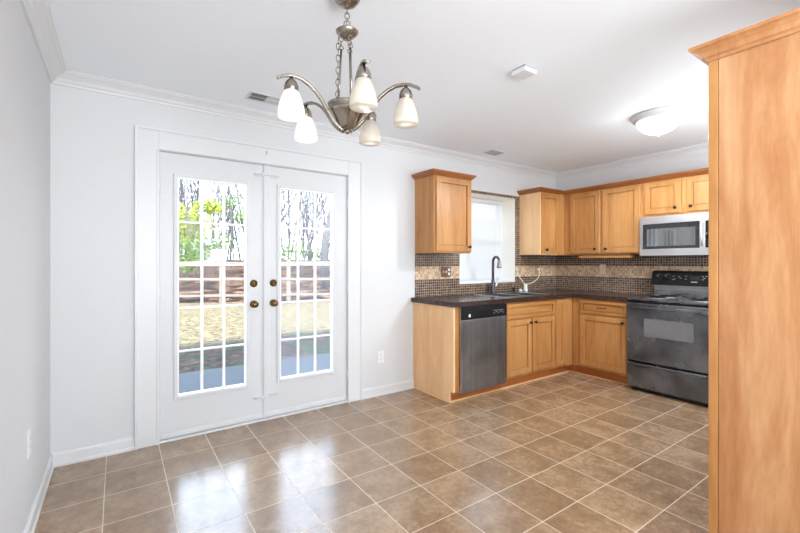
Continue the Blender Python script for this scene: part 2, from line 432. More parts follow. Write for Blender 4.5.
# door casing
ca = MB()
cw = 0.1415
ca.box(DX0 - cw, DX0, 0, 0.017, 0, DZ + cw).box(DX1, DX1 + cw, 0, 0.017, 0, DZ + cw).box(DX0, DX1, 0, 0.017, DZ, DZ + cw)
ca.box(DX0 - cw, DX0 - cw + 0.02, 0.017, 0.026, 0, DZ + cw).box(DX1 + cw - 0.016, DX1 + cw, 0.017, 0.026, 0, DZ + cw).box(DX0 - cw + 0.02, DX1 + cw - 0.016, 0.017, 0.026, DZ + cw - 0.016, DZ + cw)
ca.box(DX0 - 0.012, DX0 + 0.004, 0.0, 0.022, 0, DZ).box(DX1 - 0.004, DX1 + 0.012, 0.0, 0.022, 0, DZ)
struct(ca.build('trim_2', TRIM, bevel=0.003), 'wide white casing round the french doors')
jb = MB()
jb.box(DX0 - 0.0, DX0 + 0.004, -0.28, 0, 0, DZ).box(DX1 - 0.004, DX1, -0.28, 0, 0, DZ).box(DX0, DX1, -0.28, 0, DZ - 0.004, DZ)
struct(jb.build('trim_3', TRIM), 'white jamb of the french doors')
struct(MB().box(DX0 + 0.004, DX1 - 0.004, -0.28, 0.012, 0.0, 0.016).build('trim_4', TRIM, bevel=0.004), 'white threshold under the french doors')

# ------------------------------------------------------------------ french doors
def lite_bars(mb, x0, x1, z0, z1, b0, b1):
    w = 0.009
    for k in (1, 2):
        x = x0 + (x1 - x0) * k / 3; mb.box(x - w, x + w, b0, b1, z0, z1)
    for k in range(1, 5):
        z = z0 + (z1 - z0) * k / 5; mb.box(x0, x1, b0 + 0.001, b1 - 0.001, z - w * 0.8, z + w * 0.8)
    return mb
GZ0, GZ1 = 0.306, 1.884
def french_leaf(name, lx0, lx1, gx0, gx1, glass, label, knob_x, astragal):
    fd0, fd1 = -0.052, -0.008
    mb = MB()
    mb.box(lx0, gx0, fd0, fd1, 0.022, 2.052).box(gx1, lx1, fd0, fd1, 0.022, 2.052)
    mb.box(gx0, gx1, fd0, fd1, 0.022, GZ0).box(gx0, gx1, fd0, fd1, GZ1, 2.052)
    o = mb.build(name, DOORP)
    struct(o, label)
    fr = MB(); q = 0.024
    for b0, b1 in ((fd1, fd1 + 0.012), (fd0 - 0.012, fd0)):
        fr.box(gx0 - q, gx0, b0, b1, GZ0 - q, GZ1 + q).box(gx1, gx1 + q, b0, b1, GZ0 - q, GZ1 + q)
        fr.box(gx0, gx1, b0, b1, GZ0 - q, GZ0).box(gx0, gx1, b0, b1, GZ1, GZ1 + q)
    fr.build('lite_frame', DOORP, o, bevel=0.004)
    lip = MB(); q = 0.009
    lip.box(gx0, gx0 + q, -0.04, fd1 + 0.010, GZ0, GZ1).box(gx1 - q, gx1, -0.04, fd1 + 0.010, GZ0, GZ1)
    lip.box(gx0 + q, gx1 - q, -0.04, fd1 + 0.010, GZ0, GZ0 + q).box(gx0 + q, gx1 - q, -0.04, fd1 + 0.010, GZ1 - q, GZ1)
    lite_bars(lip, gx0 + q, gx1 - q, GZ0 + q, GZ1 - q, -0.028, -0.014)
    lip.build('muntin_grille', LITE, o)
    MB().box(gx0, gx1, -0.034, -0.031, GZ0, GZ1).build('glass_pane', glass, o)
    MB().box(lx0 + 0.01, lx1 - 0.01, fd1, fd1 + 0.008, 0.024, 0.062).build('bottom_sweep', TRIM, o, bevel=0.002)
    T = back_T(fd1 + (0.014 if astragal and False else 0.0))
    kn = MB(T).lathe((knob_x, 0, 0.940), [(0.029, 0.0), (0.030, 0.004), (0.026, 0.008), (0.012, 0.010), (0.011, 0.026), (0.020, 0.034), (0.0255, 0.044), (0.0245, 0.055), (0.014, 0.063), (0.002, 0.064)], 24, 'b')
    kn.build('door_knob', BRASS, o)
    k = MB(T).lathe((knob_x, 0, 1.103), [(0.029, 0.0), (0.030, 0.005), (0.024, 0.012), (0.018, 0.014), (0.017, 0.018), (0.002, 0.019)], 24, 'b')
    k.build('deadbolt', BRASS, o)
    MB(T).box(knob_x - 0.004, knob_x + 0.004, 0.018, 0.032, 1.087, 1.119).build('thumb_turn', BRASS, [c for c in o.children if c.name.startswith('deadbolt')][-1], bevel=0.002)
    return o
d1 = french_leaf('door_1', DX0 + 0.007, 1.3010, 0.694, 1.172, GLASS, 'white french door leaf with clear glass', 1.228, False)
d2 = french_leaf('door_2', 1.3040, DX1 - 0.007, 1.436, 1.914, GLASSV, 'white french door leaf with hazy glass', 1.383, True)
MB().box(1.3000, 1.351, -0.008, 0.006, 0.024, 2.050).box(1.3085, 1.343, 0.006, 0.009, 0.024, 2.050).build('astragal', DOORP, d2, bevel=0.002)
for z in (1.974, 0.195):
    sb = MB().box(1.232, 1.300, -0.008, 0.004, z - 0.014, z + 0.014).build('slide_bolt', TRIM, d1, bevel=0.002)
    MB().tube([(1.226, 0.010, z), (1.420, 0.013, z)], 0.0055, 8).box(1.285, 1.298, 0.004, 0.022, z - 0.012, z + 0.012).build('bolt_rod', TRIM, sb)
    MB().box(1.352, 1.420, -0.008, 0.010, z - 0.014, z - 0.006).box(1.352, 1.420, -0.008, 0.010, z + 0.006, z + 0.014).build('bolt_keeper', TRIM, d2, bevel=0.002)
for zz in (1.80, 1.05, 0.25):
    MB().tube([(DX1 - 0.005, 0.003, zz - 0.045), (DX1 - 0.005, 0.003, zz + 0.045)], 0.006, 8).build('hinge', TRIM, d2)
    MB().tube([(DX0 + 0.005, 0.003, zz - 0.045), (DX0 + 0.005, 0.003, zz + 0.045)], 0.006, 8).build('hinge', TRIM, d1)

# little hook on the casing above the doors
hk = thing('wall_hook', 'tiny white hook on the casing above the middle of the french doors', 'hook', 1.322, 0.017, 2.15)
MB().box(1.317, 1.327, 0.0172, 0.020, 2.135, 2.165).build('back_plate', GREYL, hk, bevel=0.001)
MB().tube([(1.322, 0.020, 2.150), (1.322, 0.034, 2.146), (1.322, 0.040, 2.152), (1.322, 0.040, 2.160)], 0.0026, 8).build('prong', PLATE, hk)

# ------------------------------------------------------------------ kitchen window
wf = MB(); f = 0.035
wf.box(WX0, WX0 + f, -0.28, -0.245, WZ0, WZ1).box(WX1 - f, WX1, -0.28, -0.245, WZ0, WZ1).box(WX0 + f, WX1 - f, -0.28, -0.245, WZ1 - f, WZ1).box(WX0 + f, WX1 - f, -0.28, -0.245, WZ0, WZ0 + f)
wf.box(WX0 + f, WX1 - f, -0.28, -0.245, 1.52, 1.56)
w1 = struct(wf.build('window_1', TRIM, bevel=0.003), 'white framed window above the sink')
MB().box(WX0 + f, WX1 - f, -0.266, -0.263, WZ0 + f, WZ1 - f).build('glass_pane', GLASS, w1)
rv = MB().box(WX1 - 0.004, WX1, -0.245, -0.001, WZ0, WZ1).box(WX0, WX0 + 0.004, -0.245, -0.001, WZ0, WZ1).box(WX0 + 0.004, WX1 - 0.004, -0.245, -0.001, WZ1 - 0.004, WZ1)
rv.build('reveal_lining', CREAM, w1)
MB().box(WX0 + 0.004, WX1 - 0.004, -0.245, -0.004, WZ0, WZ0 + 0.012).build('sill', TRIM, w1, bevel=0.003)
bl = thing('window_blind', 'closed white slatted blind in the kitchen window', 'blind', (WX0 + WX1) / 2, -0.21, WZ1)
sl = MB(); z = WZ1 - 0.055; bx0, bx1 = WX0 + 0.02, WX1 - 0.02
while z > WZ0 + 0.055:
    vs = [(bx0, -0.216, z), (bx1, -0.216, z), (bx1, -0.204, z - 0.021), (bx0, -0.204, z - 0.021), (bx0, -0.2175, z), (bx1, -0.2175, z), (bx1, -0.2055, z - 0.021), (bx0, -0.2055, z - 0.021)]
    sl.add(vs, [(0, 1, 2, 3), (4, 7, 6, 5), (0, 4, 5, 1), (2, 6, 7, 3), (1, 5, 6, 2), (0, 3, 7, 4)]); z -= 0.0195
sl.build('slats', BLIND, bl)
MB().box(bx0, bx1, -0.235, -0.195, WZ1 - 0.055, WZ1 - 0.006).build('head_rail', TRIM, bl, bevel=0.006)
MB().box(bx0, bx1, -0.220, -0.200, WZ0 + 0.030, WZ0 + 0.052).build('bottom_rail', TRIM, bl, bevel=0.003)
for x in (bx0 + 0.12, bx1 - 0.12):
    MB().tube([(x, -0.202, WZ1 - 0.05), (x, -0.202, WZ0 + 0.045)], 0.0012, 5).build('ladder_cord', PLATE, bl)

# ------------------------------------------------------------------ tiled backsplash
bs = MB(); t = 0.008; zc = 0.918
bs.box(2.822, WX0, 0.0, t, zc, 1.364).box(WX0, WX1, 0, t, zc, WZ0).box(WX1, 4.446, 0, t, zc, 2.090).box(4.446, W - t, 0, t, zc, 1.364)
bs.box(3.300, WX1, 0, t, WZ1, 2.090)
bs.box(W - t, W, 0, 1.250, zc, 1.364).box(W - t, W, 1.250, 2.03, zc, 1.334)
struct(bs.build('trim_5', MOSAIC), 'brown mosaic tile backsplash with a beige middle band')

# ------------------------------------------------------------------ cabinets
def shaker(parent, T, a0, a1, z0, z1, knob=None, name='door', m=WOOD, stile=0.056, pull=None):
    """a framed front with a sunken middle panel; knob = (a, z)"""
    mb = MB(T); t = 0.020; s = stile; p = 0.010
    A = [(a0, z0), (a1, z0), (a1, z1), (a0, z1)]
    def ring(i): return [(a0 + i, z0 + i), (a1 - i, z0 + i), (a1 - i, z1 - i), (a0 + i, z1 - i)]
    levels = [(0, 0.0), (0, t - 0.004), (0.004, t), (s, t), (s + 0.0015, t - 0.003), (s + 0.0025, 0.002), (s + 0.0075, 0.002), (s + 0.0085, p), ]
    vs = []; fs = []
    for i, b in levels: vs += [(a, b, z) for a, z in ring(i)]
    for l in range(len(levels) - 1):
        for k in range(4): fs.append((l * 4 + k, l * 4 + (k + 1) % 4, l * 4 + 4 + (k + 1) % 4, l * 4 + 4 + k))
    fs.append((0, 1, 2, 3)); L = (len(levels) - 1) * 4; fs.append((L, L + 1, L + 2, L + 3))
    mb.add(vs, fs)
    o = mb.build(name, m, parent)
    if knob:
        MB(T).lathe((knob[0], t, knob[1]), [(0.009, 0), (0.008, 0.003), (0.006, 0.010), (0.011, 0.015), (0.0155, 0.020), (0.0150, 0.026), (0.008, 0.029), (0.001, 0.0295)], 16, 'b').build('knob', BRONZE, o)
    if pull:
        a, z = pull; w = 0.045
        pts = [(a - w, t, z), (a - w * 0.95, t + 0.016, z), (a - w * 0.4, t + 0.022, z - 0.002), (a + w * 0.4, t + 0.022, z - 0.002), (a + w * 0.95, t + 0.016, z), (a + w, t, z)]
        MB(T).tube(pts, 0.0045, 8).build('pull', BRONZE, o)
    return o
UZ0, UZ1, UZ2 = 1.364, 2.112, 2.156
CC = [(0, 2.106), (0.006, 2.106), (0.010, 2.114), (0.020, 2.122), (0.036, 2.138), (0.044, 2.142), (0.044, UZ2), (0, UZ2)]

# wall cabinet between the french doors and the window
u = thing('wall_cabinet', 'single-door maple wall cabinet left of the kitchen window', 'cabinet', 3.06, 0.15, UZ0, 'maple wall cabinets')
MB().box(2.820, 3.302, 0.0005, 0.305, UZ0, UZ2 - 0.01).build('body', WOOD, u, bevel=0.0015)
shaker(u, back_T(0.305), 2.838, 3.300, UZ0 + 0.014, UZ1 - 0.010, (3.262, 1.428))
MB().sweep(CC, [(2.820, 0.0), (2.820, 0.307), (3.302, 0.307), (3.302, 0.0)], 1).build('crown', WOODD, u)
# corner wall cabinet right of the window
FU = W - 0.325 + 0.020
u = thing('wall_cabinet', 'narrow maple wall cabinet in the corner, right of the kitchen window', 'cabinet', 4.66, 0.15, UZ0, 'maple wall cabinets')
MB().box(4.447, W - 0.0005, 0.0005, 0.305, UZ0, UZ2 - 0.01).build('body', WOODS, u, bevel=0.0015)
shaker(u, back_T(0.305), 4.464, 4.796, UZ0 + 0.016, UZ1 - 0.012, (4.532, 1.422), stile=0.058)
MB().box(4.800, FU - 0.002, 0.305, 0.322, UZ0, UZ1).build('filler', WOOD, u)
MB().sweep(CC, [(4.447, 0.0), (4.447, 0.307), (FU - 0.0, 0.307)], 1).build('crown', WOODD, u)
# two-door wall cabinet on the right wall
u = thing('wall_cabinet', 'two-door maple wall cabinet between the corner and the microwave', 'cabinet', W - 0.15, 0.77, UZ0, 'maple wall cabinets')
MB().box(FU, W - 0.0005, 0.306, 1.226, UZ0, UZ2 - 0.01).build('body', WOOD, u, bevel=0.0015)
TU = right_T(FU)
shaker(u, TU, 0.412, 0.786, UZ0 + 0.014, UZ1 - 0.010, (0.735, 1.425))
shaker(u, TU, 0.818, 1.221, UZ0 + 0.014, UZ1 - 0.010, (0.862, 1.425))
MB(TU).sweep(CC, [(0.328, 0.002), (1.2335, 0.002)], 1).build('crown', WOODD, u)
MB().box(FU + 0.02, FU + 0.06, 0.50, 1.115, 1.322, UZ0 - 0.012).box(FU + 0.05, FU + 0.16, 0.53, 1.09, 1.345, UZ0 + 0.001).build('light_valance', WOODH, u, bevel=0.002)
# short wall cabinet above the microwave
u = thing('wall_cabinet', 'short two-door maple wall cabinet above the microwave', 'cabinet', W - 0.15, 1.63, 1.737, 'maple wall cabinets')
MB().box(FU, W - 0.0005, 1.2275, 2.020, 1.737, UZ2 - 0.01).build('body', WOOD, u, bevel=0.0015)
shaker(u, TU, 1.268, 1.606, 1.766, UZ1 - 0.010, (1.560, 1.815))
shaker(u, TU, 1.650, 1.994, 1.766, UZ1 - 0.010, (1.694, 1.815))
MB(TU).sweep(CC, [(1.2335, 0.002), (2.020, 0.002)], 1).build('crown', WOODD, u)

# base run along the back wall
BF = 0.603; BT = 0.872; TK = 0.105
ep = thing('end_panel', 'maple end panel closing the counter left of the dishwasher', 'cabinet panel', 2.83, 0.3, 0)
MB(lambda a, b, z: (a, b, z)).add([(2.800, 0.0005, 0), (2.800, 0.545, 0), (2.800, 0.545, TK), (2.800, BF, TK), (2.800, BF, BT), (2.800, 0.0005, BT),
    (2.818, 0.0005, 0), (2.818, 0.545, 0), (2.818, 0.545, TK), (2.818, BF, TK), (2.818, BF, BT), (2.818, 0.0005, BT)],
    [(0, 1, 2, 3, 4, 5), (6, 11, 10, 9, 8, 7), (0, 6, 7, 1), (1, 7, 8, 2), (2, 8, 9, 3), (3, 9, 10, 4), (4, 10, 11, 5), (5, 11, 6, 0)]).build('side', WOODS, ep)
MB().box(2.8185, 2.866, 0.585, BF, TK, BT).build('filler', WOOD, ep)
MB().box(2.792, 2.7995, 0.02, 0.545, 0, 0.012).build('shoe_strip', WOODS, ep, bevel=0.003)
MB().box(2.8185, 3.478, 0.532, 0.545, 0.0, TK).build('toe_board', WOODK, ep)
MB().prism([(2.800, 0.5455), (3.478, 0.5455), (3.478, 0.560), (2.800, 0.560)], 0, 0.016).build('shoe_strip', WOODS, ep, bevel=0.004)

sk = thing('base_cabinet', 'maple sink base cabinet with two doors right of the dishwasher', 'cabinet', 3.88, 0.3, 0, 'maple base cabinets')
bd = MB().box(3.480, 3.498, 0.0005, BF, TK, BT).box(4.272, 4.290, 0.0005, BF, TK, BT).box(3.498, 4.272, 0.0005, BF, TK, TK + 0.018)
bd.box(3.498, 4.272, 0.585, BF, 0.690, BT).box(3.498, 4.272, 0.585, BF, TK + 0.018, 0.15).box(3.868, 3.892, 0.585, BF, 0.15, 0.69)
bd.build('body', WOOD, sk)
TB = back_T(BF)
shaker(sk, TB, 3.492, 4.278, 0.702, 0.856, None, 'false_drawer_front', WOODH, 0.036)
shaker(sk, TB, 3.492, 3.874, 0.134, 0.692, (3.842, 0.652))
shaker(sk, TB, 3.890, 4.278, 0.134, 0.692, (3.924, 0.652))
MB().box(3.479, 4.290, 0.532, 0.545, 0.0, TK).build('toe_board', WOODK, sk)
MB().box(3.479, 4.290, 0.5455, 0.560, 0, 0.016).build('shoe_strip', WOODS, sk, bevel=0.004)
FB = W - 0.605                                            # face of the right base run
cb_ = thing('base_cabinet', 'narrow maple corner base cabinet with one tall slim door', 'cabinet', 4.7, 0.3, 0, 'maple base cabinets')
MB().box(4.2915, W - 0.0005, 0.0005, BF, TK, BT).build('body', WOOD, cb_)
shaker(cb_, TB, 4.300, 4.462, 0.134, 0.858, None, stile=0.045)
MB().box(4.466, FB - 0.0005, BF, BF + 0.015, TK, BT).build('filler', WOOD, cb_)
MB().box(4.2915, FB + 0.071, 0.532, 0.545, 0.0, TK).box(FB + 0.058, FB + 0.071, 0.545, 0.6225, 0.0, TK).build('toe_board', WOODK, cb_)
MB().box(4.2915, FB + 0.0575, 0.5455, 0.560, 0, 0.016).box(FB + 0.043, FB + 0.0575, 0.560, 0.6225, 0, 0.016).build('shoe_strip', WOODS, cb_, bevel=0.004)
rc = thing('base_cabinet', 'maple base cabinet with a drawer over a door, left of the range', 'cabinet', 4.9, 0.93, 0, 'maple base cabinets')
MB().box(FB, W - 0.0005, 0.6240, 1.244, TK, BT).build('body', WOOD, rc)
TR = right_T(FB)
shaker(rc, TR, 0.724, 1.238, 0.704, 0.858, None, 'drawer', WOODH, 0.036, pull=(0.975, 0.782))
shaker(rc, TR, 0.724, 1.238, 0.132, 0.694, (1.200, 0.650))
MB().box(FB + 0.058, FB + 0.071, 0.6240, 1.244, 0.0, TK).build('toe_board', WOODK, rc)
MB().box(FB + 0.043, FB + 0.0575, 0.6240, 1.244, 0, 0.016).build('shoe_strip', WOODS, rc, bevel=0.004)

# worktop in one piece, with a hole for the sink
KX0, KX1, KD0, KD1 = 3.540, 4.235, 0.150, 0.560
CT0, CT1, CF = 0.873, 0.917, 0.638
ct = MB()
ct.box(2.770, KX0, 0.0085, CF, CT0, CT1).box(KX0, KX1, 0.0085, KD0, CT0, CT1).box(KX0, KX1, KD1, CF, CT0, CT1).box(KX1, W - 0.0085, 0.0085, CF, CT0, CT1)
ct.box(W - CF, W - 0.0085, CF, 1.247, CT0, CT1)
tag(ct.build('worktop', COUNTER, origin=(3.5, 0.3, CT0)), 'dark brown speckled L-shaped worktop over the base cabinets', 'worktop')
# sink
sn = thing('sink', 'steel kitchen sink set in the worktop under the window', 'sink', (KX0 + KX1) / 2, 0.35, CT1)
r_ = MB()
for a in ((KX0 - 0.012, KX0 + 0.012, KD0 - 0.012, KD1 + 0.012), (KX1 - 0.012, KX1 + 0.012, KD0 - 0.012, KD1 + 0.012), (KX0 + 0.012, KX1 - 0.012, KD0 - 0.012, KD0 + 0.012), (KX0 + 0.012, KX1 - 0.012, KD1 - 0.012, KD1 + 0.012), (3.875, 3.900, KD0 + 0.012, KD1 - 0.012)):
    r_.box(*a, CT1 + 0.0005, CT1 + 0.005)
r_.build('rim', STEEL, sn, bevel=0.002)
bsn = MB()
for x0, x1 in ((KX0 + 0.004, 3.884), (3.892, KX1 - 0.004)):
    y0, y1, zb_ = KD0 + 0.004, KD1 - 0.004, 0.745
    bsn.box(x0, x0 + 0.003, y0, y1, zb_, CT1).box(x1 - 0.003, x1, y0, y1, zb_, CT1).box(x0, x1, y0, y0 + 0.003, zb_, CT1).box(x0, x1, y1 - 0.003, y1, zb_, CT1).box(x0, x1, y0, y1, zb_ - 0.003, zb_)
bsn.build('basin', plain('dull_basin_steel', (0.26, 0.26, 0.27, 1), 0.35, metal=1.0), sn)
for x in (3.71, 4.06): MB().lathe((x, 0.36, 0.7452), [(0.042, 0), (0.042, 0.003), (0.030, 0.001), (0.001, 0.001)], 20).build('drain', GUN, sn)
# faucet
FX, FDp = 3.872, 0.092
fa = thing('faucet', 'tall dark gooseneck faucet behind the kitchen sink', 'faucet', FX, FDp, CT1)
MB().lathe((FX, FDp, CT1 + 0.0006), [(0.033, 0), (0.033, 0.006), (0.027, 0.014), (0.025, 0.07), (0.027, 0.10), (0.022, 0.112), (0.020, 0.15), (0.014, 0.17)], 20).build('body', GUN, fa)
sd = Vector((-0.25, 0.97, 0)).normalized(); pts = []; R = 0.062; zt = 1.272
pts += [(FX, FDp, 1.08), (FX, FDp, 1.18)]
for k in range(0, 11):
    a = PI - PI * 0.97 * k / 10
    pts.append((FX + sd.x * (R + R * math.cos(a)), FDp + sd.y * (R + R * math.cos(a)), zt + R * math.sin(a)))
MB().tube(pts, 0.0145, 10).build('neck', GUN, fa)
e = pts[-1]
MB().lathe((e[0], e[1], e[2]), [(0.014, 0.022), (0.019, 0.010), (0.027, -0.05), (0.029, -0.066), (0.020, -0.070)], 16).build('spray_head', plain('grey_spray_head', (0.33, 0.32, 0.33, 1), 0.3, metal=0.9), fa)
MB().tube([(FX + 0.02, FDp, 1.00), (FX + 0.048, FDp + 0.004, 1.008), (FX + 0.062, FDp + 0.006, 1.03), (FX + 0.066, FDp + 0.008, 1.105)], [0.011, 0.011, 0.009, 0.007], 8).build('lever', STEEL, fa)
# soap pump
so = thing('soap_dispenser', 'short dark soap pump beside the faucet on the worktop', 'soap dispenser', 4.24, 0.085, CT1)
MB().lathe((4.24, 0.085, CT1 + 0.0006), [(0.022, 0), (0.022, 0.006), (0.016, 0.012), (0.014, 0.035), (0.020, 0.040), (0.018, 0.052), (0.002, 0.055)], 18).build('body', BRONZE, so)
MB().tube([(4.24, 0.085, 0.965), (4.232, 0.115, 0.966), (4.230, 0.135, 0.958)], 0.006, 8).build('spout', BRONZE, so)
ck = MB().lathe((4.338, 0.105, CT1 + 0.0006), [(0.017, 0), (0.021, 0.010), (0.020, 0.024), (0.012, 0.034), (0.001, 0.036)], 18).build('stopper', PLATE, origin=(4.338, 0.105, CT1))
tag(ck, 'small round white stopper beside the soap pump on the worktop', 'stopper')
# white adapter with its cord
pa = thing('power_adapter', 'cream plug adapter standing by the sink with a looped cord', 'adapter', 4.448, 0.095, CT1)
MB().prism([(4.424, 0.078), (4.470, 0.078), (4.470, 0.112), (4.424, 0.112)], CT1 + 0.0006, CT1 + 0.030).box(4.430, 4.464, 0.080, 0.110, CT1 + 0.030, CT1 + 0.092).build('body', CREAM, pa, bevel=0.004)
def bez(p0, p1, p2, p3, n=14):
    out = []
    for k in range(n + 1):
        t = k / n; q = 1 - t
        out.append(tuple(q**3 * a + 3 * q * q * t * b + 3 * q * t * t * c + t**3 * d_ for a, b, c, d_ in zip(p0, p1, p2, p3)))
    return out
MB().tube(bez((4.452, 0.095, 1.006), (4.62, 0.09, 1.00), (4.86, 0.03, 1.08), (4.800, 0.026, 1.180)), 0.0042, 7).build('cord', CREAM, pa)
MB().tube(bez((4.440, 0.095, 1.006), (4.40, 0.08, 1.04), (4.385, 0.02, 1.12), (4.375, 0.013, 1.205)), 0.0042, 7).build('cord', CREAM, pa)
MB().box(4.782, 4.806, 0.0155, 0.040, 1.165, 1.200).build('plug', CREAM, pa, bevel=0.004)

# ------------------------------------------------------------------ dishwasher
dw = thing('dishwasher', 'stainless dishwasher with black control strip under the worktop', 'dishwasher', 3.17, 0.3, TK)
MB().box(2.870, 3.474, 0.03, 0.585, TK + 0.002, BT - 0.002).build('tub', BLACKP, dw)
dd = MB().box(2.874, 3.470, 0.585, 0.632, 0.088, 0.748).build('door', DWSTEEL, dw, bevel=0.006)
cp = MB().box(2.874, 3.470, 0.585, 0.636, 0.750, 0.866).build('control_panel', BLACKP, dw, bevel=0.006)
MB().box(2.870, 2.8738, 0.585, 0.620, 0.09, 0.866).build('side_trim', STEEL, dw)
MB().box(2.955, 2.978, 0.6361, 0.6375, 0.772, 0.800).build('badge', WHITEL, cp, bevel=0.003)
MB().box(3.09, 3.25, 0.6361, 0.640, 0.828, 0.842).build('latch_grip', BLACKP, cp, bevel=0.003)
for k, x in enumerate((3.285, 3.315, 3.345, 3.375, 3.405)): MB().box(x, x + 0.014, 0.6361, 0.6368, 0.786 + 0.010 * (k % 2), 0.792 + 0.010 * (k % 2)).build('button', GREYL, cp)
MB().box(3.28, 3.42, 0.6361, 0.6366, 0.812, 0.815).build('marking_line', GREYL, cp)

# ------------------------------------------------------------------ range
RX = W - 0.660; R0, R1 = 1.256, 2.014
rg = thing('range', 'black electric coil range between base cabinet and tall cabinet', 'range', W - 0.35, 1.635, 0)
MB().box(RX + 0.020, W - 0.010, R0, R1, 0.030, 0.893).build('body', BLACKP, rg)
MB().box(RX + 0.05, W - 0.03, R0 + 0.03, R1 - 0.03, 0.0, 0.030).build('base', BLACKP, rg)
TS = right_T(RX + 0.020)
dr = MB(TS).box(R0 + 0.002, R1 - 0.002, 0, 0.028, 0.040, 0.262).build('drawer', STOVE, rg, bevel=0.012, seg=3)
MB(TS).prism([(R0 + 0.004, 0.0), (R1 - 0.004, 0.0), (R1 - 0.004, 0.048), (R0 + 0.004, 0.048)], 0.262, 0.284).build('drawer_lip', STOVE, dr, bevel=0.008, seg=3)
od = MB(TS).box(R0 + 0.002, R1 - 0.002, 0, 0.034, 0.300, 0.872).build('oven_door', STOVE, rg, bevel=0.010, seg=3)
gw = []
g0, g1, h0, h1, rr = 1.420, 1.842, 0.552, 0.732, 0.022
for cx_, cz_, a0 in ((g1 - rr, h1 - rr, 0), (g0 + rr, h1 - rr, 90), (g0 + rr, h0 + rr, 180), (g1 - rr, h0 + rr, 270)):
    for k in range(6):
        a = math.radians(a0 + 18 * k); gw.append((cx_ + rr * math.cos(a), cz_ + rr * math.sin(a)))
n_ = len(gw)
MB(TS).add([(a, 0.034, z) for a, z in gw] + [(a, 0.037, z) for a, z in gw], [tuple(range(n_)), tuple(range(n_, 2 * n_))] + [(i, (i + 1) % n_, n_ + (i + 1) % n_, n_ + i) for i in range(n_)]).build('oven_window', gloss_glass('sheen_oven_glass', (0.13, 0.13, 0.132, 1), 0.12, 2.2), od)  # grey base stands in for the reflection on the oven window
wfr = MB(TS).tube([(a, 0.0365, z) for a, z in gw], 0.004, 6, closed=True).build('window_trim', STOVE, od)
hd = MB(TS).box(R0 + 0.012, R1 - 0.012, 0.050, 0.072, 0.818, 0.848).box(R0 + 0.014, R0 + 0.05, 0.034, 0.052, 0.820, 0.846).box(R1 - 0.05, R1 - 0.014, 0.034, 0.052, 0.820, 0.846)
hd.build('handle', STOVE, od, bevel=0.007, seg=3)
MB().box(RX + 0.004, W - 0.085, R0 - 0.003, R1 + 0.003, 0.893, 0.917).build('cooktop', STOVE, rg, bevel=0.008, seg=3)
for (bx, bdp, r) in ((4.735, 1.450, 0.075), (4.735, 1.825, 0.095), (4.985, 1.450, 0.095), (4.985, 1.825, 0.075)):
    b_ = MB().lathe((bx, bdp, 0.9172), [(r + 0.028, 0), (r + 0.028, 0.004), (r + 0.018, 0.005), (r + 0.006, 0.002), (0.02, 0.001), (0.001, 0.001)], 32).build('drip_pan', STEEL, rg)
    pts = [(bx + (0.018 + (r - 0.018) * k / 72) * math.cos(2 * PI * 3.5 * k / 72), bdp + (0.018 + (r - 0.018) * k / 72) * math.sin(2 * PI * 3.5 * k / 72), 0.9300) for k in range(73)]
    MB().tube(pts, 0.0058, 6).build('coil', BLACKP, b_)
bgd = MB().box(W - 0.084, W - 0.010, R0 + 0.004, R1 - 0.004, 0.905, 1.032).build('backguard', STEEL, rg, bevel=0.003)
bgd.data.materials[0] = brushed('glossy_dark_steel', lin(120, 120, 122), lin(186, 186, 188), 0.12, (0.6, 0.6, 40))
cs = MB(lambda a, b, z: (a, b, z))
cs.add([(x, d_, z) for d_ in (R0 - 0.012, R1 + 0.012) for x, z in ((W - 0.010, 1.034), (W - 0.125, 1.034), (W - 0.120, 1.052), (W - 0.092, 1.165), (W - 0.075, 1.183), (W - 0.010, 1.183))],
       [(0, 1, 2, 3, 4, 5), (11, 10, 9, 8, 7, 6)] + [(i, (i + 1) % 6, 6 + (i + 1) % 6, 6 + i) for i in range(6)])
con = cs.build('console', BLACKP, rg, bevel=0.006, seg=3)
def con_T(a, b, z):     # on the leaning front of the console: z is height, b is outwards
    t_ = (z - 1.052) / (1.165 - 1.052); return (W - 0.120 + 0.028 * t_ - b * 0.97, a, z + b * 0.24)
for a in (1.318, 1.398, 1.915, 1.965):
    k_ = MB(con_T).lathe((a, 0, 1.112), [(0.030, 0), (0.029, 0.004), (0.022, 0.006), (0.019, 0.026), (0.016, 0.028), (0.001, 0.028)], 20, 'b').build('knob', BLACKP, con)
    MB(con_T).box(a - 0.0015, a + 0.0015, 0.028, 0.0295, 1.112, 1.130).build('pointer', WHITEL, k_)
    MB(con_T).tube([(a + 0.034 * math.cos(q), 0.0012, 1.112 + 0.034 * math.sin(q)) for q in [math.radians(30 + 10 * j) for j in range(13)]], 0.0012, 4).build('dial_marking', GREYL, con)
MB(con_T).box(1.600, 1.690, 0.0005, 0.002, 1.090, 1.135).build('display', DARKGL, con)
for a, z in ((1.455, 1.128), (1.470, 1.100), (1.455, 1.092), (1.505, 1.124), (1.520, 1.110), (1.570, 1.128), (1.570, 1.100), (1.715, 1.128), (1.730, 1.112), (1.715, 1.098), (1.745, 1.132), (1.80, 1.128), (1.80, 1.098)):
    MB(con_T).box(a - 0.009, a + 0.009, 0.0006, 0.0016, z - 0.003, z + 0.003).build('button', GREYL, con)
MB(con_T).box(1.618, 1.672, 0.0006, 0.0018, 1.068, 1.075).build('badge', WHITEL, con)

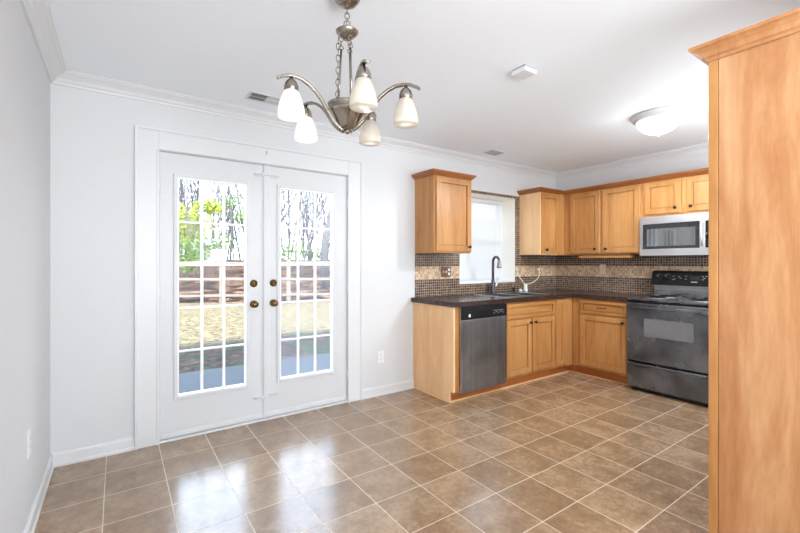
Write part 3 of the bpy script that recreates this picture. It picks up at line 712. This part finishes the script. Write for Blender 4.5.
# ------------------------------------------------------------------ microwave
MX = W - 0.392
mw = thing('microwave', 'stainless over-the-range microwave under the short wall cabinet', 'microwave', W - 0.2, 1.635, 1.34)
MB().box(MX + 0.03, W - 0.0095, 1.252, 2.016, 1.345, 1.736).build('body', BLACKP, mw)
TM = right_T(MX + 0.03)
md = MB(TM)
md.box(1.252, 2.016, 0, 0.030, 1.662, 1.735).box(1.252, 2.016, 0, 0.030, 1.340, 1.408).box(1.252, 1.282, 0, 0.030, 1.408, 1.662).box(1.786, 1.830, 0, 0.030, 1.408, 1.662)
dm = md.build('door', MWSTEEL, mw)
MB(TM).box(1.282, 1.786, 0.0, 0.024, 1.408, 1.662).build('window', DARKGL, dm)
MB(TM).box(1.320, 1.750, 0.0241, 0.0246, 1.436, 1.612).build('mesh_screen', gloss_glass('microwave_screen', (0.07, 0.07, 0.072, 1), 0.04, 2.6), dm)
MB(TM).tube([(1.806, 0.030, 1.43), (1.806, 0.052, 1.445), (1.806, 0.052, 1.625), (1.806, 0.030, 1.64)], 0.008, 8).build('handle', MWSTEEL, dm)
pn = MB(TM).box(1.832, 2.014, 0, 0.029, 1.410, 1.660).build('control_panel', BLACKP, mw)
MB(TM).box(1.862, 1.985, 0.0292, 0.030, 1.605, 1.640).build('display', DARKGL, pn)
for i in range(4):
    for j in range(3): MB(TM).box(1.868 + 0.040 * j, 1.894 + 0.040 * j, 0.0292, 0.030, 1.435 + 0.040 * i, 1.455 + 0.040 * i).build('button', GREYL, pn)
MB(TM).box(1.30, 1.97, -0.26, -0.01, 1.335, 1.345).build('grease_filter', BLACKP, mw)

# ------------------------------------------------------------------ tall cabinet at the right edge
PX0, PX1, P0, P1 = 2.347, 2.96, 2.654, 3.278
pc = thing('tall_cabinet', 'tall figured maple cabinet side with crown, filling the near right edge', 'cabinet', 2.65, 3.0, 0)
MB().box(PX0 + 0.004, PX1, P0 + 0.034, P1, 0.0, 2.150).build('side_panel', WOODP, pc)
MB().box(PX0, PX1, P0, P0 + 0.0315, TK, 2.150).build('face_frame', WOOD, pc, bevel=0.002)
MB().box(PX0 + 0.004, PX1, P0 + 0.06, P0 + 0.07, 0.0, TK).build('toe_board', WOODK, pc)
TP = lambda a, b, z: (a, P0 - b, z)
shaker(pc, TP, PX0 + 0.062, PX0 + 0.310, 0.13, 1.30, (PX0 + 0.270, 1.20))
shaker(pc, TP, PX0 + 0.318, PX1 - 0.012, 0.13, 1.30, (PX0 + 0.338, 1.20))
dk = shaker(pc, TP, PX0 + 0.062, PX1 - 0.012, 1.33, 2.09, (PX0 + 0.122, 1.385))
PCROWN = [(0, 2.098), (0.005, 2.098), (0.007, 2.107), (0.014, 2.113), (0.018, 2.113), (0.026, 2.130), (0.044, 2.144), (0.050, 2.146), (0.054, 2.150), (0.054, 2.160), (0, 2.160)]
MB().sweep(PCROWN, [(PX1, P0), (PX0, P0), (PX0, P1)], 1).build('crown', WOODP, pc)

# ------------------------------------------------------------------ plates on the walls
def plate(name, label, cat, T, a, z, w, h, kind, m=PLATE, group=None):
    o_ = T(a, 0, z)
    p = thing(name, label, cat, o_[0], o_[1], o_[2], group)
    MB(T).box(a - w / 2, a + w / 2, 0.0003, 0.0065, z - h / 2, z + h / 2).build('cover_plate', m, p, bevel=0.002)
    if kind == 'outlet':
        for dz in (-0.020, 0.020):
            rc_ = MB(T).box(a - 0.015, a + 0.015, 0.0066, 0.0090, z + dz - 0.013, z + dz + 0.013).build('receptacle', m, p, bevel=0.002)
            for da in (-0.006, 0.006): MB(T).box(a + da - 0.001, a + da + 0.001, 0.0091, 0.0095, z + dz - 0.003, z + dz + 0.006).build('slot', VENTD, rc_)
    elif kind == 'toggles':
        for da in (-0.023, 0.023): MB(T).box(a + da - 0.005, a + da + 0.005, 0.0066, 0.018, z - 0.004, z + 0.014).build('toggle', m, p, bevel=0.001)
    elif kind == 'mixed':
        for da in (-0.040, 0.0): MB(T).box(a + da - 0.006, a + da + 0.006, 0.0066, 0.016, z - 0.010, z + 0.012).build('toggle', PLATE, p, bevel=0.001)
        for dz in (-0.022, 0.022):
            MB(T).box(a + 0.028, a + 0.054, 0.0066, 0.0090, z + dz - 0.014, z + dz + 0.014).build('receptacle', PLATE, p, bevel=0.002)
    return p
TBW = back_T(0.0); TBS = back_T(0.008); TRS = right_T(W - 0.008); TLW = left_T(0.0)
plate('light_switch', 'white double light switch on the wall right of the french doors', 'light switch', TBW, 2.268, 1.256, 0.118, 0.122, 'toggles')
plate('wall_outlet', 'white outlet low on the wall between doors and cabinets', 'outlet', TBW, 2.410, 0.366, 0.074, 0.118, 'outlet')
plate('wall_outlet', 'white outlet low on the left wall near the corner', 'outlet', TLW, 0.770, 0.430, 0.074, 0.122, 'outlet')
plate('switch_plate', 'bronze switch and outlet plate on the tiles left of the sink window', 'light switch', TBS, 3.228, 1.170, 0.135, 0.112, 'mixed', plain('bronze_plate', lin(112, 80, 56), 0.4, metal=0.3))
plate('wall_outlet', 'outlet on the corner tiles with a cream cord plugged in', 'outlet', TBS, 4.778, 1.170, 0.074, 0.118, 'outlet', plain('tan_plate', lin(170, 140, 110), 0.5))
plate('blank_plate', 'blank pale plate on the tiles under the two-door wall cabinet', 'wall plate', TRS, 0.652, 1.187, 0.074, 0.118, 'none', plain('pale_plate', lin(226, 204, 180), 0.45))

# ------------------------------------------------------------------ ceiling fixtures
def register(label, x0, x1, d0, d1, two):
    v = thing('ceiling_vent', label, 'vent', (x0 + x1) / 2, (d0 + d1) / 2, CZ)
    f_ = 0.014; zb_ = CZ - 0.006
    MB().box(x0, x1, d0, d0 + f_, zb_, CZ - 0.0003).box(x0, x1, d1 - f_, d1, zb_, CZ - 0.0003).box(x0, x0 + f_, d0 + f_, d1 - f_, zb_, CZ - 0.0003).box(x1 - f_, x1, d0 + f_, d1 - f_, zb_, CZ - 0.0003).build('frame', TRIM, v, bevel=0.001)
    MB().box(x0 + f_, x1 - f_, d0 + f_, d1 - f_, CZ - 0.0012, CZ - 0.0004).build('duct_shade_sheet', VENTD, v)  # flat dark sheet standing in for the shade inside the duct
    xm = (x0 + x1) / 2
    for (a0, a1, tilt, m) in (((x0 + f_, xm, -1, GREYL), (xm, x1 - f_, 1, TRIM)) if two else ((x0 + f_, x1 - f_, 1, GREYL),)):  # two-way vent: shade of the left half put into its greyer louvers
        sl_ = MB(); n = int((a1 - a0) / 0.0145)
        for k in range(n):
            a = a0 + (k + 0.5) * (a1 - a0) / n; h = 0.0052
            sl_.add([(a - h * tilt, d0 + f_, CZ - 0.0015), (a - h * tilt, d1 - f_, CZ - 0.0015), (a + h * tilt, d1 - f_, CZ - 0.008), (a + h * tilt, d0 + f_, CZ - 0.008),
                     (a - h * tilt + 0.0012, d0 + f_, CZ - 0.0015), (a - h * tilt + 0.0012, d1 - f_, CZ - 0.0015), (a + h * tilt + 0.0012, d1 - f_, CZ - 0.008), (a + h * tilt + 0.0012, d0 + f_, CZ - 0.008)],
                    [(0, 1, 2, 3), (4, 7, 6, 5), (0, 4, 5, 1), (2, 6, 7, 3), (1, 5, 6, 2), (0, 3, 7, 4)])
        sl_.build('louvers', m, v)
        MB().box(a0, a1, d0 + (d1 - d0) / 2 - 0.001, d0 + (d1 - d0) / 2 + 0.001, CZ - 0.0085, CZ - 0.002).build('rib', m, v)
register('white two-way ceiling vent above the french doors, behind the chandelier', 1.095, 1.345, 0.265, 0.418, True)
register('small grey ceiling vent near the crown above the sink window', 3.545, 3.765, 0.225, 0.375, False)
sdv = thing('smoke_detector', 'square white smoke alarm on the ceiling between chandelier and lamp', 'smoke alarm', 2.388, 1.692, CZ)
MB().box(2.333, 2.443, 1.640, 1.744, CZ - 0.034, CZ - 0.008).build('body', TRIM, sdv, bevel=0.005, seg=3)
MB().box(2.336, 2.440, 1.643, 1.741, CZ - 0.008, CZ - 0.0003).build('mounting_base', VENTG, sdv)
LX, LD = 3.905, 1.815
cl = thing('ceiling_lamp', 'lit round flush ceiling lamp over the kitchen', 'ceiling lamp', LX, LD, CZ)
MB().lathe((LX, LD, CZ - 0.0003), [(0.190, 0), (0.194, -0.010), (0.190, -0.024), (0.178, -0.036), (0.165, -0.046), (0.150, -0.048)], 40).build('rim', TRIM, cl)
MB().lathe((LX, LD, CZ), [(0.158, -0.0465), (0.156, -0.062), (0.142, -0.090), (0.115, -0.118), (0.075, -0.140), (0.030, -0.151), (0.002, -0.153)], 40).build('glass_dome', DOME, cl)
MB().lathe((LX, LD, CZ - 0.1535), [(0.006, 0), (0.011, -0.004), (0.010, -0.012), (0.002, -0.017)], 14).build('finial', TRIM, cl)
lp = bpy.data.lights.new('ceiling_lamp_light', 'SPOT'); lo = bpy.data.objects.new('ceiling_lamp_light', lp); C.objects.link(lo)
lp.energy = 92; lp.shadow_soft_size = 0.08; lp.spot_size = math.radians(176); lp.spot_blend = 0.25; lp.color = (0.90, 0.96, 1.0); lo.location = (LX, -LD, CZ - 0.185)

lg = bpy.data.lights.new('ceiling_lamp_glow', 'POINT'); go = bpy.data.objects.new('ceiling_lamp_glow', lg); C.objects.link(go)
lg.energy = 4.0; lg.shadow_soft_size = 0.05; lg.color = (0.90, 0.96, 1.0); go.location = (LX, -LD, CZ - 0.24)

# chandelier
HX, HD = 1.171, 1.701
ch = thing('chandelier', 'brushed nickel five-arm chandelier with alabaster glass shades', 'chandelier', HX, HD, CZ)
MB().lathe((HX, HD, CZ - 0.0003), [(0.060, 0), (0.061, -0.010), (0.055, -0.028), (0.040, -0.046), (0.022, -0.056), (0.010, -0.060), (0.008, -0.066)], 28).build('canopy', NICKEL, ch)
def chain(pts, R, r, el, name='chain'):
    mb = MB(); a = Vector(pts[0]); b = Vector(pts[1]); L = (b - a).length; step = 2 * R * el - 2 * r * 1.4; n = max(1, round(L / step))
    for k in range(n):
        p = a + (b - a) * ((k + 0.5) / n); mb.torus(tuple(p), R, r, 'xz', el * (L / n + 2.8 * r) / (2 * R * el), 14, ang=(0.4 if k % 2 else 0.4 + PI / 2))
    return mb.build(name, NICKEL, ch)
chain([(HX, HD, CZ - 0.062), (HX, HD, 2.318)], 0.0105, 0.0024, 1.7)
MB().torus((HX, HD, 2.316), 0.014, 0.0028, 'xz', 1.3, 16, 0.4).build('loop', NICKEL, ch)
MB().lathe((HX, HD, 2.248), [(0.010, 0.0), (0.016, 0.003), (0.034, 0.018), (0.049, 0.034), (0.050, 0.038), (0.042, 0.042), (0.022, 0.050), (0.010, 0.056), (0.008, 0.066)], 28).build('cup', NICKEL, ch)
for k in range(3):
    a = math.radians(-35 + 120 * k); cx_, cd_ = HX + 0.026 * math.cos(a), HD + 0.026 * math.sin(a)
    rd = MB().tube([(cx_, cd_, 2.205), (cx_ + 0.012 * math.cos(a), cd_ + 0.012 * math.sin(a), 1.968)], 0.0048, 8).build('rod', NICKEL, ch)
    m_ = MB(); m_.torus((cx_, cd_, 2.250), 0.0085, 0.0022, 'xz', 1.2, 12, 0.3).torus((cx_, cd_, 2.232), 0.0085, 0.0022, 'xz', 1.2, 12, 0.3 + PI / 2).torus((cx_, cd_, 2.213), 0.0095, 0.0024, 'xz', 1.0, 12, 0.3)
    m_.build('ring_link', NICKEL, rd)
chain([(HX - 0.036, HD - 0.012, 2.255), (HX - 0.040, HD - 0.014, 1.966)], 0.0085, 0.0022, 1.9)
MB().lathe((HX, HD, 1.852), [(0.012, 0.0), (0.034, 0.0015), (0.042, 0.0152), (0.056, 0.0418), (0.075, 0.0722), (0.082, 0.0798), (0.082, 0.0851), (0.078, 0.0866), (0.083, 0.1064), (0.085, 0.111), (0.066, 0.1132), (0.03, 0.1186), (0.014, 0.1216), (0.01, 0.1307), (0.003, 0.1322)], 32).build('hub', NICKEL, ch)
MB().lathe((HX, HD, 1.853), [(0.014, 0), (0.013, -0.010), (0.006, -0.016), (0.002, -0.018)], 14).build('finial', NICKEL, ch)
prof = [(0.024, 1.850), (0.046, 1.866), (0.072, 1.894), (0.096, 1.930), (0.118, 1.968), (0.146, 2.004), (0.178, 2.032), (0.212, 2.050), (0.246, 2.056), (0.276, 2.052), (0.302, 2.040), (0.318, 2.030)]
ca_, sa_ = math.cos(0.6089), math.sin(0.6089)
for k, (deg_, SR) in enumerate(((69.8, 0.245), (141.6, 0.284), (211.4, 0.247), (291.8, 0.253), (350.4, 0.262))):
    th = math.radians(deg_)
    lat, dep = math.cos(th), math.sin(th)                       # camera-frame bearings measured from the photo, turned into the room
    ux, ud = lat * ca_ + dep * sa_, -(dep * ca_ - lat * sa_)
    arm = MB().tube([(HX + r * SR / 0.258 * ux, HD + r * SR / 0.258 * ud, 1.846 + (z - 1.846) * 0.9) for r, z in prof], 0, flat=(0.019, 0.011)).build('arm', NICKEL, ch, bevel=0.002)
    sx_, sd_ = HX + SR * ux, HD + SR * ud
    MB().lathe((sx_, sd_, 1.968), [(0.027, 0.0), (0.0295, 0.004), (0.029, 0.022), (0.024, 0.036), (0.015, 0.047), (0.008, 0.052), (0.007, 0.066)], 20).build('socket_cup', NICKEL, arm)
    lit = k in (1, 2)
    MB().lathe((sx_, sd_, 1.860), [(0.051, 0.0), (0.0535, 0.0044), (0.0545, 0.0149), (0.053, 0.0335), (0.0475, 0.058), (0.0394, 0.0833), (0.0319, 0.1026), (0.0262, 0.1112), (0.0235, 0.1112), (0.0293, 0.1011), (0.0366, 0.0818), (0.0446, 0.058), (0.05, 0.0335), (0.0515, 0.0149), (0.049, 0.0015)], 28).build('shade', SHADEB if lit else SHADE, arm)
    MB().lathe((sx_, sd_, 1.90), [(0.004, 0.0), (0.016, 0.008), (0.019, 0.022), (0.016, 0.036), (0.010, 0.048), (0.010, 0.07)], 14).build('bulb', BULB, arm)
    q = bpy.data.lights.new('chandelier_bulb_light', 'POINT'); qo = bpy.data.objects.new('chandelier_bulb_light', q); C.objects.link(qo)
    q.energy = 1.1; q.shadow_soft_size = 0.03; q.color = (0.95, 0.98, 1.0); qo.location = (sx_, -sd_, 1.868)

# made-up windows out of view, added to hold the fill lights
def added_window(name, T, a0, a1, z0, z1):
    f_ = 0.05; mb = MB(T)
    mb.box(a0, a0 + f_, -0.12, -0.06, z0, z1).box(a1 - f_, a1, -0.12, -0.06, z0, z1).box(a0 + f_, a1 - f_, -0.12, -0.06, z0, z0 + f_).box(a0 + f_, a1 - f_, -0.12, -0.06, z1 - f_, z1)
    am = (a0 + a1) / 2; mb.box(am - 0.02, am + 0.02, -0.12, -0.06, z0 + f_, z1 - f_)
    o = struct(mb.build(name, TRIM))
    MB(T).box(a0 + f_, a1 - f_, -0.092, -0.089, z0 + f_, z1 - f_).build('glass_pane', GLASS, o)
added_window('added_window_2', lambda a, b, z: (a, RD - b, z), 0.3, 2.3, 0.45, 2.25)
added_window('added_window_4', lambda a, b, z: (a, 3.28 - b, z), 3.1, 4.4, 1.2, 2.3)
added_window('added_window_3', left_T(0.0), 3.9, 5.0, 0.6, 2.2)

# ------------------------------------------------------------------ the yard
GZ = -0.15
def ground_mat():
    m, n, b = mat('straw_lawn')
    s = N(n, 'ShaderNodeSeparateXYZ'); n.links.new(pos(n), s.inputs[0])
    f1 = noise(n, pos(n), 0.8, 4, 0.6); f2 = noise(n, pos(n), 7, 5, 0.75); f3 = noise(n, pos(n), 5.0, 4, 0.65, 0.8)
    straw = ramp(n, f2, [(0.38, lin(74, 58, 40)), (0.5, lin(112, 96, 70)), (0.62, lin(130, 117, 92))])
    leaf = ramp(n, f3, [(0.38, lin(40, 32, 28)), (0.55, lin(70, 56, 49)), (0.68, lin(98, 80, 68))])
    green = ramp(n, f2, [(0.3, lin(26, 44, 24)), (0.7, lin(56, 76, 44))])
    edge_ = M_(n, 'ADD', s.outputs['Y'], M_(n, 'MULTIPLY_ADD', f1, 1.2, -0.6))
    k = M_(n, 'DIVIDE', M_(n, 'SUBTRACT', edge_, 4.2), 0.5, clamp=True)          # leaf-strewn bed beside the patio, then straw grass
    col = MIX(n, k, leaf, straw)
    gm = M_(n, 'DIVIDE', M_(n, 'SUBTRACT', noise(n, pos(n), 1.9, 3, 0.6), 0.54), 0.05, clamp=True)
    gm = M_(n, 'MULTIPLY', gm, M_(n, 'SUBTRACT', 1.0, M_(n, 'MULTIPLY', k, 0.85)))
    col = MIX(n, gm, col, green)
    sp = M_(n, 'GREATER_THAN', noise(n, pos(n), 9, 2, 0.5), 0.66)
    col = MIX(n, M_(n, 'MULTIPLY', sp, 0.75), col, lin(58, 38, 28))
    n.links.new(col, b.inputs['Base Color']); b.inputs['Roughness'].default_value = 0.95; b.inputs['Specular IOR Level'].default_value = 0.1
    bump(n, b, f2, 0.6, 0.05)
    return m
def litter_mat():
    m, n, b = mat('fallen_leaves')
    f2 = noise(n, pos(n), 2.2, 6, 0.8); f1 = noise(n, pos(n), 0.5, 3)
    t = M_(n, 'ADD', M_(n, 'MULTIPLY', f2, 0.75), M_(n, 'MULTIPLY', f1, 0.25))
    n.links.new(ramp(n, t, [(0.44, lin(14, 8, 6)), (0.51, lin(70, 44, 32)), (0.58, lin(124, 94, 74))]), b.inputs['Base Color'])
    b.inputs['Roughness'].default_value = 1.0; b.inputs['Specular IOR Level'].default_value = 0.1
    bump(n, b, f2, 0.8, 0.1)
    return m
struct(MB().box(-40, 50, -13.5, -0.28, GZ - 0.3, GZ).build('ground', ground_mat()), 'straw coloured lawn beyond the patio')
PATIO = plain('patio_concrete', (0.036, 0.036, 0.041, 1), 0.85, nz=0.25, nscale=5)
struct(MB().box(-3.5, 8, -2.50, -0.28, GZ - 0.1, GZ + 0.02).build('patio', PATIO, bevel=0.01), 'grey concrete patio outside the french doors')
# leafy bank rising behind the fence
FA, FBp = Vector((-7.6, -17.0)), Vector((14.0, -5.96))       # fence line in (x, d)
fdv = (FBp - FA).normalized(); fn = Vector((fdv.y, -fdv.x))   # fn points away from the house
if fn.y > 0: fn = -fn
bk = MB(); cols = 40; rows = 12; vs = []; fs = []
for i in range(cols + 1):
    for j in range(rows + 1):
        p = FA + fdv * (-22 + 70 * i / cols) + fn * (0.6 + 46 * (j / rows) ** 1.3)
        h = GZ - 0.02 + 1.75 * min(1, (j / rows) * 1.35) ** 0.8 + (0.12 * math.sin(i * 1.7 + j) * (j / rows))
        vs.append((p.x, p.y, h))
for i in range(cols):
    for j in range(rows): a = i * (rows + 1) + j; fs.append((a, a + 1, a + rows + 2, a + rows + 1))
bk.add(vs, fs, True)
lb = bk.build('ground_bank', litter_mat()); struct(lb, 'leaf covered bank rising behind the fence')
def bank_h(p):
    t = max(0.0, ((p - FA).dot(fn) - 0.6) / 46); r = t ** (1 / 1.3)
    return GZ - 0.02 + 1.75 * min(1, r * 1.35) ** 0.8
# rail fence
RAIL = plain('pale_weathered_rail', (0.17, 0.145, 0.118, 1), 0.8, nz=0.2, nscale=8)
fe = thing('rail_fence', 'pale wooden three-rail fence across the back of the yard', 'fence', FA.x, FA.y, GZ)
L = (FBp - FA).length; npost = 11
for k in range(npost):
    p = FA + fdv * (1.15 + L * k / npost); n2 = Vector((-fdv.y, fdv.x))
    q = [p + fdv * s1 * 0.065 + n2 * s2 * 0.065 for s1, s2 in ((-1, -1), (1, -1), (1, 1), (-1, 1))]
    MB().prism([(v.x, v.y) for v in q], GZ - 0.1, GZ + 1.52).build('post', RAIL, fe, bevel=0.01)
    p2 = FA + fdv * (1.15 + L * (k + 1) / npost)
    for z in (1.265, 0.715, 0.165):
        a, b = p + n2 * 0.085, p2 + n2 * 0.085
        q = [a - n2 * 0.018, b - n2 * 0.018, b + n2 * 0.018, a + n2 * 0.018]
        dz = 0.012 * math.sin(k * 2.3 + z * 5)
        MB().prism([(v.x, v.y) for v in q], z - 0.042 + dz, z + 0.042 + dz).build('rail', RAIL, fe)
# white shed beyond the fence
def polar(u_px, dep):
    a = (u_px - 400.58) / 406.09
    return Vector((0.3406 + dep * (sa_ + ca_ * a), 3.3042 - dep * (ca_ - sa_ * a)))
sp_ = polar(207, 34)
sh = thing('shed', 'white shed among the trees behind the fence', 'shed', sp_.x, sp_.y, bank_h(sp_))
b0 = bank_h(sp_)
MB().box(sp_.x - 1.35, sp_.x + 1.35, sp_.y - 1.1, sp_.y + 1.1, b0 - 0.4, 2.75).build('walls', plain('shed_white', (0.17, 0.17, 0.18, 1), 0.6), sh)
rf = MB().add([(sp_.x - 1.6, sp_.y + 1.3, 2.72), (sp_.x + 1.6, sp_.y + 1.3, 2.72), (sp_.x + 1.6, sp_.y - 1.3, 2.72), (sp_.x - 1.6, sp_.y - 1.3, 2.72), (sp_.x - 1.6, sp_.y, 3.3), (sp_.x + 1.6, sp_.y, 3.3)],
              [(0, 1, 5, 4), (3, 4, 5, 2), (0, 4, 3), (1, 2, 5), (0, 3, 2, 1)])
rf.build('roof', plain('shed_roof', (0.35, 0.36, 0.38, 1), 0.8), sh)
MB().box(sp_.x + 0.1, sp_.x + 0.9, sp_.y + 1.1, sp_.y + 1.13, b0 - 0.2, 2.4).build('door', plain('shed_door', (0.6, 0.6, 0.64, 1), 0.7), sh)

# trees
BARK = plain('grey_bark', (0.085, 0.08, 0.084, 1), 0.95, nz=0.35, nscale=9)
def bare_tree(seed, H, r0, levels, spread=0.5):
    rnd = random.Random(seed); mb = MB()
    def grow(p, d, L_, r, lv):
        n = 5 if lv == 0 else 3; pts = [p]; rs = [r]
        q = Vector(p); dv = Vector(d)
        for k in range(n):
            dv = (dv + Vector((rnd.gauss(0, 0.09), rnd.gauss(0, 0.09), 0.05))).normalized()
            q = q + dv * L_ / n; pts.append(tuple(q)); rs.append(max(0.004, r * (1 - 0.75 * (k + 1) / n)))
        mb.tube(pts, rs, 6 if lv == 0 else (4 if lv == 1 else 3))
        if lv >= levels: return
        nb = (13, 6, 5, 3)[lv]
        for b in range(nb):
            t = (0.16 + 0.82 * (b + rnd.random() * 0.7) / nb) if lv == 0 else (0.2 + 0.75 * (b + rnd.random()) / nb)
            i = min(n - 1, int(t * n)); f_ = t * n - i
            pp = Vector(pts[i]).lerp(Vector(pts[i + 1]), min(1, f_)); rr_ = rs[i] + (rs[i + 1] - rs[i]) * min(1, f_)
            az = rnd.random() * 2 * PI; pd = (Vector(pts[i + 1]) - Vector(pts[i])).normalized()
            side_ = pd.cross(Vector((math.cos(az), math.sin(az), 0.3))).normalized()
            nd = (pd * (1 - spread) + side_ * (spread + rnd.random() * 0.3) + Vector((0, 0, 0.22))).normalized()
            grow(tuple(pp), nd, L_ * (0.31 + 0.19 * rnd.random()) * (1.15 - 0.5 * t), rr_ * 0.55, lv + 1)
    grow((0, 0, -0.3), Vector((0, 0, 1)), H, r0, 0)
    return mb
protos = [bare_tree(11, 7.5, 0.085, 3, 0.40), bare_tree(23, 6.2, 0.06, 3, 0.35), bare_tree(35, 8, 0.11, 3, 0.38), bare_tree(47, 4.8, 0.04, 3, 0.35)]
kept = [polar(188, 24), polar(325, 17.5), polar(230, 28)]
spots = [(165, 21, 1), (178, 28, 0), (196, 20.5, 3), (206, 26, 1), (226, 18.5, 1), (231, 29, 2), (242, 22.5, 0), (262, 26, 1), (283, 19, 3), (289, 27, 0), (300, 22.5, 1), (311, 31, 2), (335, 24, 0), (347, 19, 3),
         (140, 25, 0), (110, 24, 2), (362, 27, 1), (385, 24, 2)]
first = {}
for i, (u_, dep, k) in enumerate(spots):
    p = polar(u_, dep); h = bank_h(p)
    if any(abs(p.x - q.x) < 3.1 and abs(p.y - q.y) < 3.1 for q in kept): continue      # crowns keep clear of each other
    kept.append(p)
    if k not in first:
        o = protos[k].build('bare_tree', BARK); first[k] = o
    else:
        o = first[k].copy(); C.objects.link(o)
    o.location = (p.x, -p.y, h - 0.05); o.rotation_euler = (0, 0, i * 2.39996); s_ = 0.92 + 0.2 * random.random(); o.scale = (s_, s_, s_)
    tag(o, 'bare leafless tree standing in the woods behind the fence', 'tree', 'bare trees behind the fence')
# the far woods: a thicket nobody could count, one object
far = MB(); rnd = random.Random(5)
for i in range(105):
    u_ = 60 + 350 * (i + rnd.random()) / 105; dep = 37 + 17 * rnd.random(); p = polar(u_, dep); h = bank_h(p)
    m_ = protos[i % 4]; a_ = rnd.random() * 6.28; c_, s_ = math.cos(a_), math.sin(a_); sc_ = 1.05 + 0.8 * rnd.random()
    far.add([(p.x + (x * c_ + y * s_) * sc_, p.y + (-y * c_ + x * s_) * sc_, h - 0.1 + z * sc_) for x, y, z in m_.v], m_.f)
fo = far.build('tree_thicket', BARK); fo['kind'] = 'stuff'; tag(fo, 'thicket of distant bare trees far behind the fence', 'woods')
bt = bare_tree(71, 11, 0.19, 3, 0.5).build('bare_tree', BARK)
p = polar(325, 17.5); bt.location = (p.x, -p.y, bank_h(p) - 0.05)
tag(bt, 'thickest bare tree trunk, seen through the hazy right-hand door', 'tree')
# evergreens with leaf clumps
def leaf_mat(name, a, b_):
    m, n, b = mat(name)
    f_ = noise(n, pos(n), 1.7, 3); oi = noise(n, pos(n), 14, 2)
    n.links.new(MIX(n, M_(n, 'ADD', M_(n, 'MULTIPLY', f_, 0.6), M_(n, 'MULTIPLY', oi, 0.4)), a, b_), b.inputs['Base Color'])
    b.inputs['Roughness'].default_value = 0.7; b.inputs['Specular IOR Level'].default_value = 0.2
    return m
LEAFY = leaf_mat('yellow_green_needles', lin(96, 118, 40), lin(178, 182, 78)); LEAFG = leaf_mat('fresh_green_leaves', lin(52, 80, 32), lin(112, 136, 62)); LEAFD = leaf_mat('pine_green_needles', lin(64, 88, 48), lin(124, 142, 78))
def leaves(clumps, n, size, seed):
    rnd = random.Random(seed); mb = MB()
    for (cx, cd, cz, rx, rz) in clumps:
        for _ in range(n):
            v = Vector((rnd.gauss(0, 1), rnd.gauss(0, 1), rnd.gauss(0, 1))).normalized() * (rnd.random() ** 0.45)
            p = Vector((cx + v.x * rx, cd + v.y * rx, cz + v.z * rz)); s = size * (0.6 + 0.8 * rnd.random())
            a = Vector((rnd.gauss(0, 1), rnd.gauss(0, 1), rnd.gauss(0, 0.7))).normalized(); b = a.cross(Vector((rnd.gauss(0, 1), rnd.gauss(0, 1), rnd.gauss(0, 1)))).normalized()
            mb.add([tuple(p - a * s), tuple(p + b * s * 0.4), tuple(p + a * s), tuple(p - b * s * 0.4)], [(0, 1, 2, 3)])
    return mb
def evergreen(name, label, u_, dep, clumps, m, n, size, r, H, seed, cat='tree'):
    p = polar(u_, dep); h = bank_h(p)
    t_ = thing(name, label, cat, p.x, p.y, h)
    tk = MB().tube([(p.x, p.y, h - 0.3), (p.x + 0.1, p.y, h + H * 0.5), (p.x - 0.05, p.y + 0.05, h + H)], [r, r * 0.7, r * 0.25], 8)
    rnd = random.Random(seed)
    for (cx, cd, cz, rx, rz) in clumps:
        z0 = min(H * 0.95, max(0.3, cz - 0.5 * rx)); tk.tube([(p.x, p.y, h + z0), (p.x + cx, p.y + cd, h + cz)], [r * 0.35, r * 0.1], 5)
    tk.build('trunk', BARK, t_)
    leaves([(p.x + cx, p.y + cd, h + cz, rx, rz) for cx, cd, cz, rx, rz in clumps], n, size, seed).build('foliage', m, t_)
evergreen('pine_tree', 'yellow-green pine crown seen through the top left panes', 188, 24, [(-0.3, 0, 3.5, 1.0, 0.55), (0.5, 0.2, 2.9, 1.1, 0.6), (-0.9, 0.3, 2.5, 0.8, 0.5), (1.1, -0.2, 4.0, 0.8, 0.45), (0.1, 0, 2.1, 1.0, 0.5)], LEAFY, 330, 0.13, 0.10, 4.2, 5)
evergreen('pine_tree', 'green pine with layered clumps behind the middle left panes', 230, 28, [(-1.0, 0, 3.9, 1.0, 0.45), (0.7, 0.2, 3.6, 1.0, 0.5), (0, 0, 4.6, 0.8, 0.45), (1.1, 0, 5.1, 0.7, 0.4)], LEAFD, 150, 0.12, 0.09, 5.2, 6)
evergreen('leafy_shrub', 'bright green leafy shrub behind the fence at far left', 186, 18.5, [(-0.35, 0, 1.5, 0.5, 0.7), (0.35, 0.1, 1.3, 0.5, 0.7), (0, 0, 0.9, 0.6, 0.5)], LEAFG, 420, 0.075, 0.03, 1.6, 7, 'shrub')
evergreen('leafy_shrub', 'dusky green shrub beside the shed behind the fence', 214, 22, [(-0.5, 0, 1.5, 0.6, 0.7), (0.4, 0.1, 1.8, 0.6, 0.6)], LEAFD, 300, 0.09, 0.03, 2.0, 8, 'shrub')
evergreen('leafy_shrub', 'dull green shrub left of the thick trunk behind the fence', 312, 26, [(-0.9, 0, 1.2, 0.9, 0.6), (0.5, 0.1, 1.0, 0.9, 0.6), (-2.2, 0, 1.1, 0.9, 0.6)], LEAFD, 300, 0.12, 0.03, 1.4, 9, 'shrub')
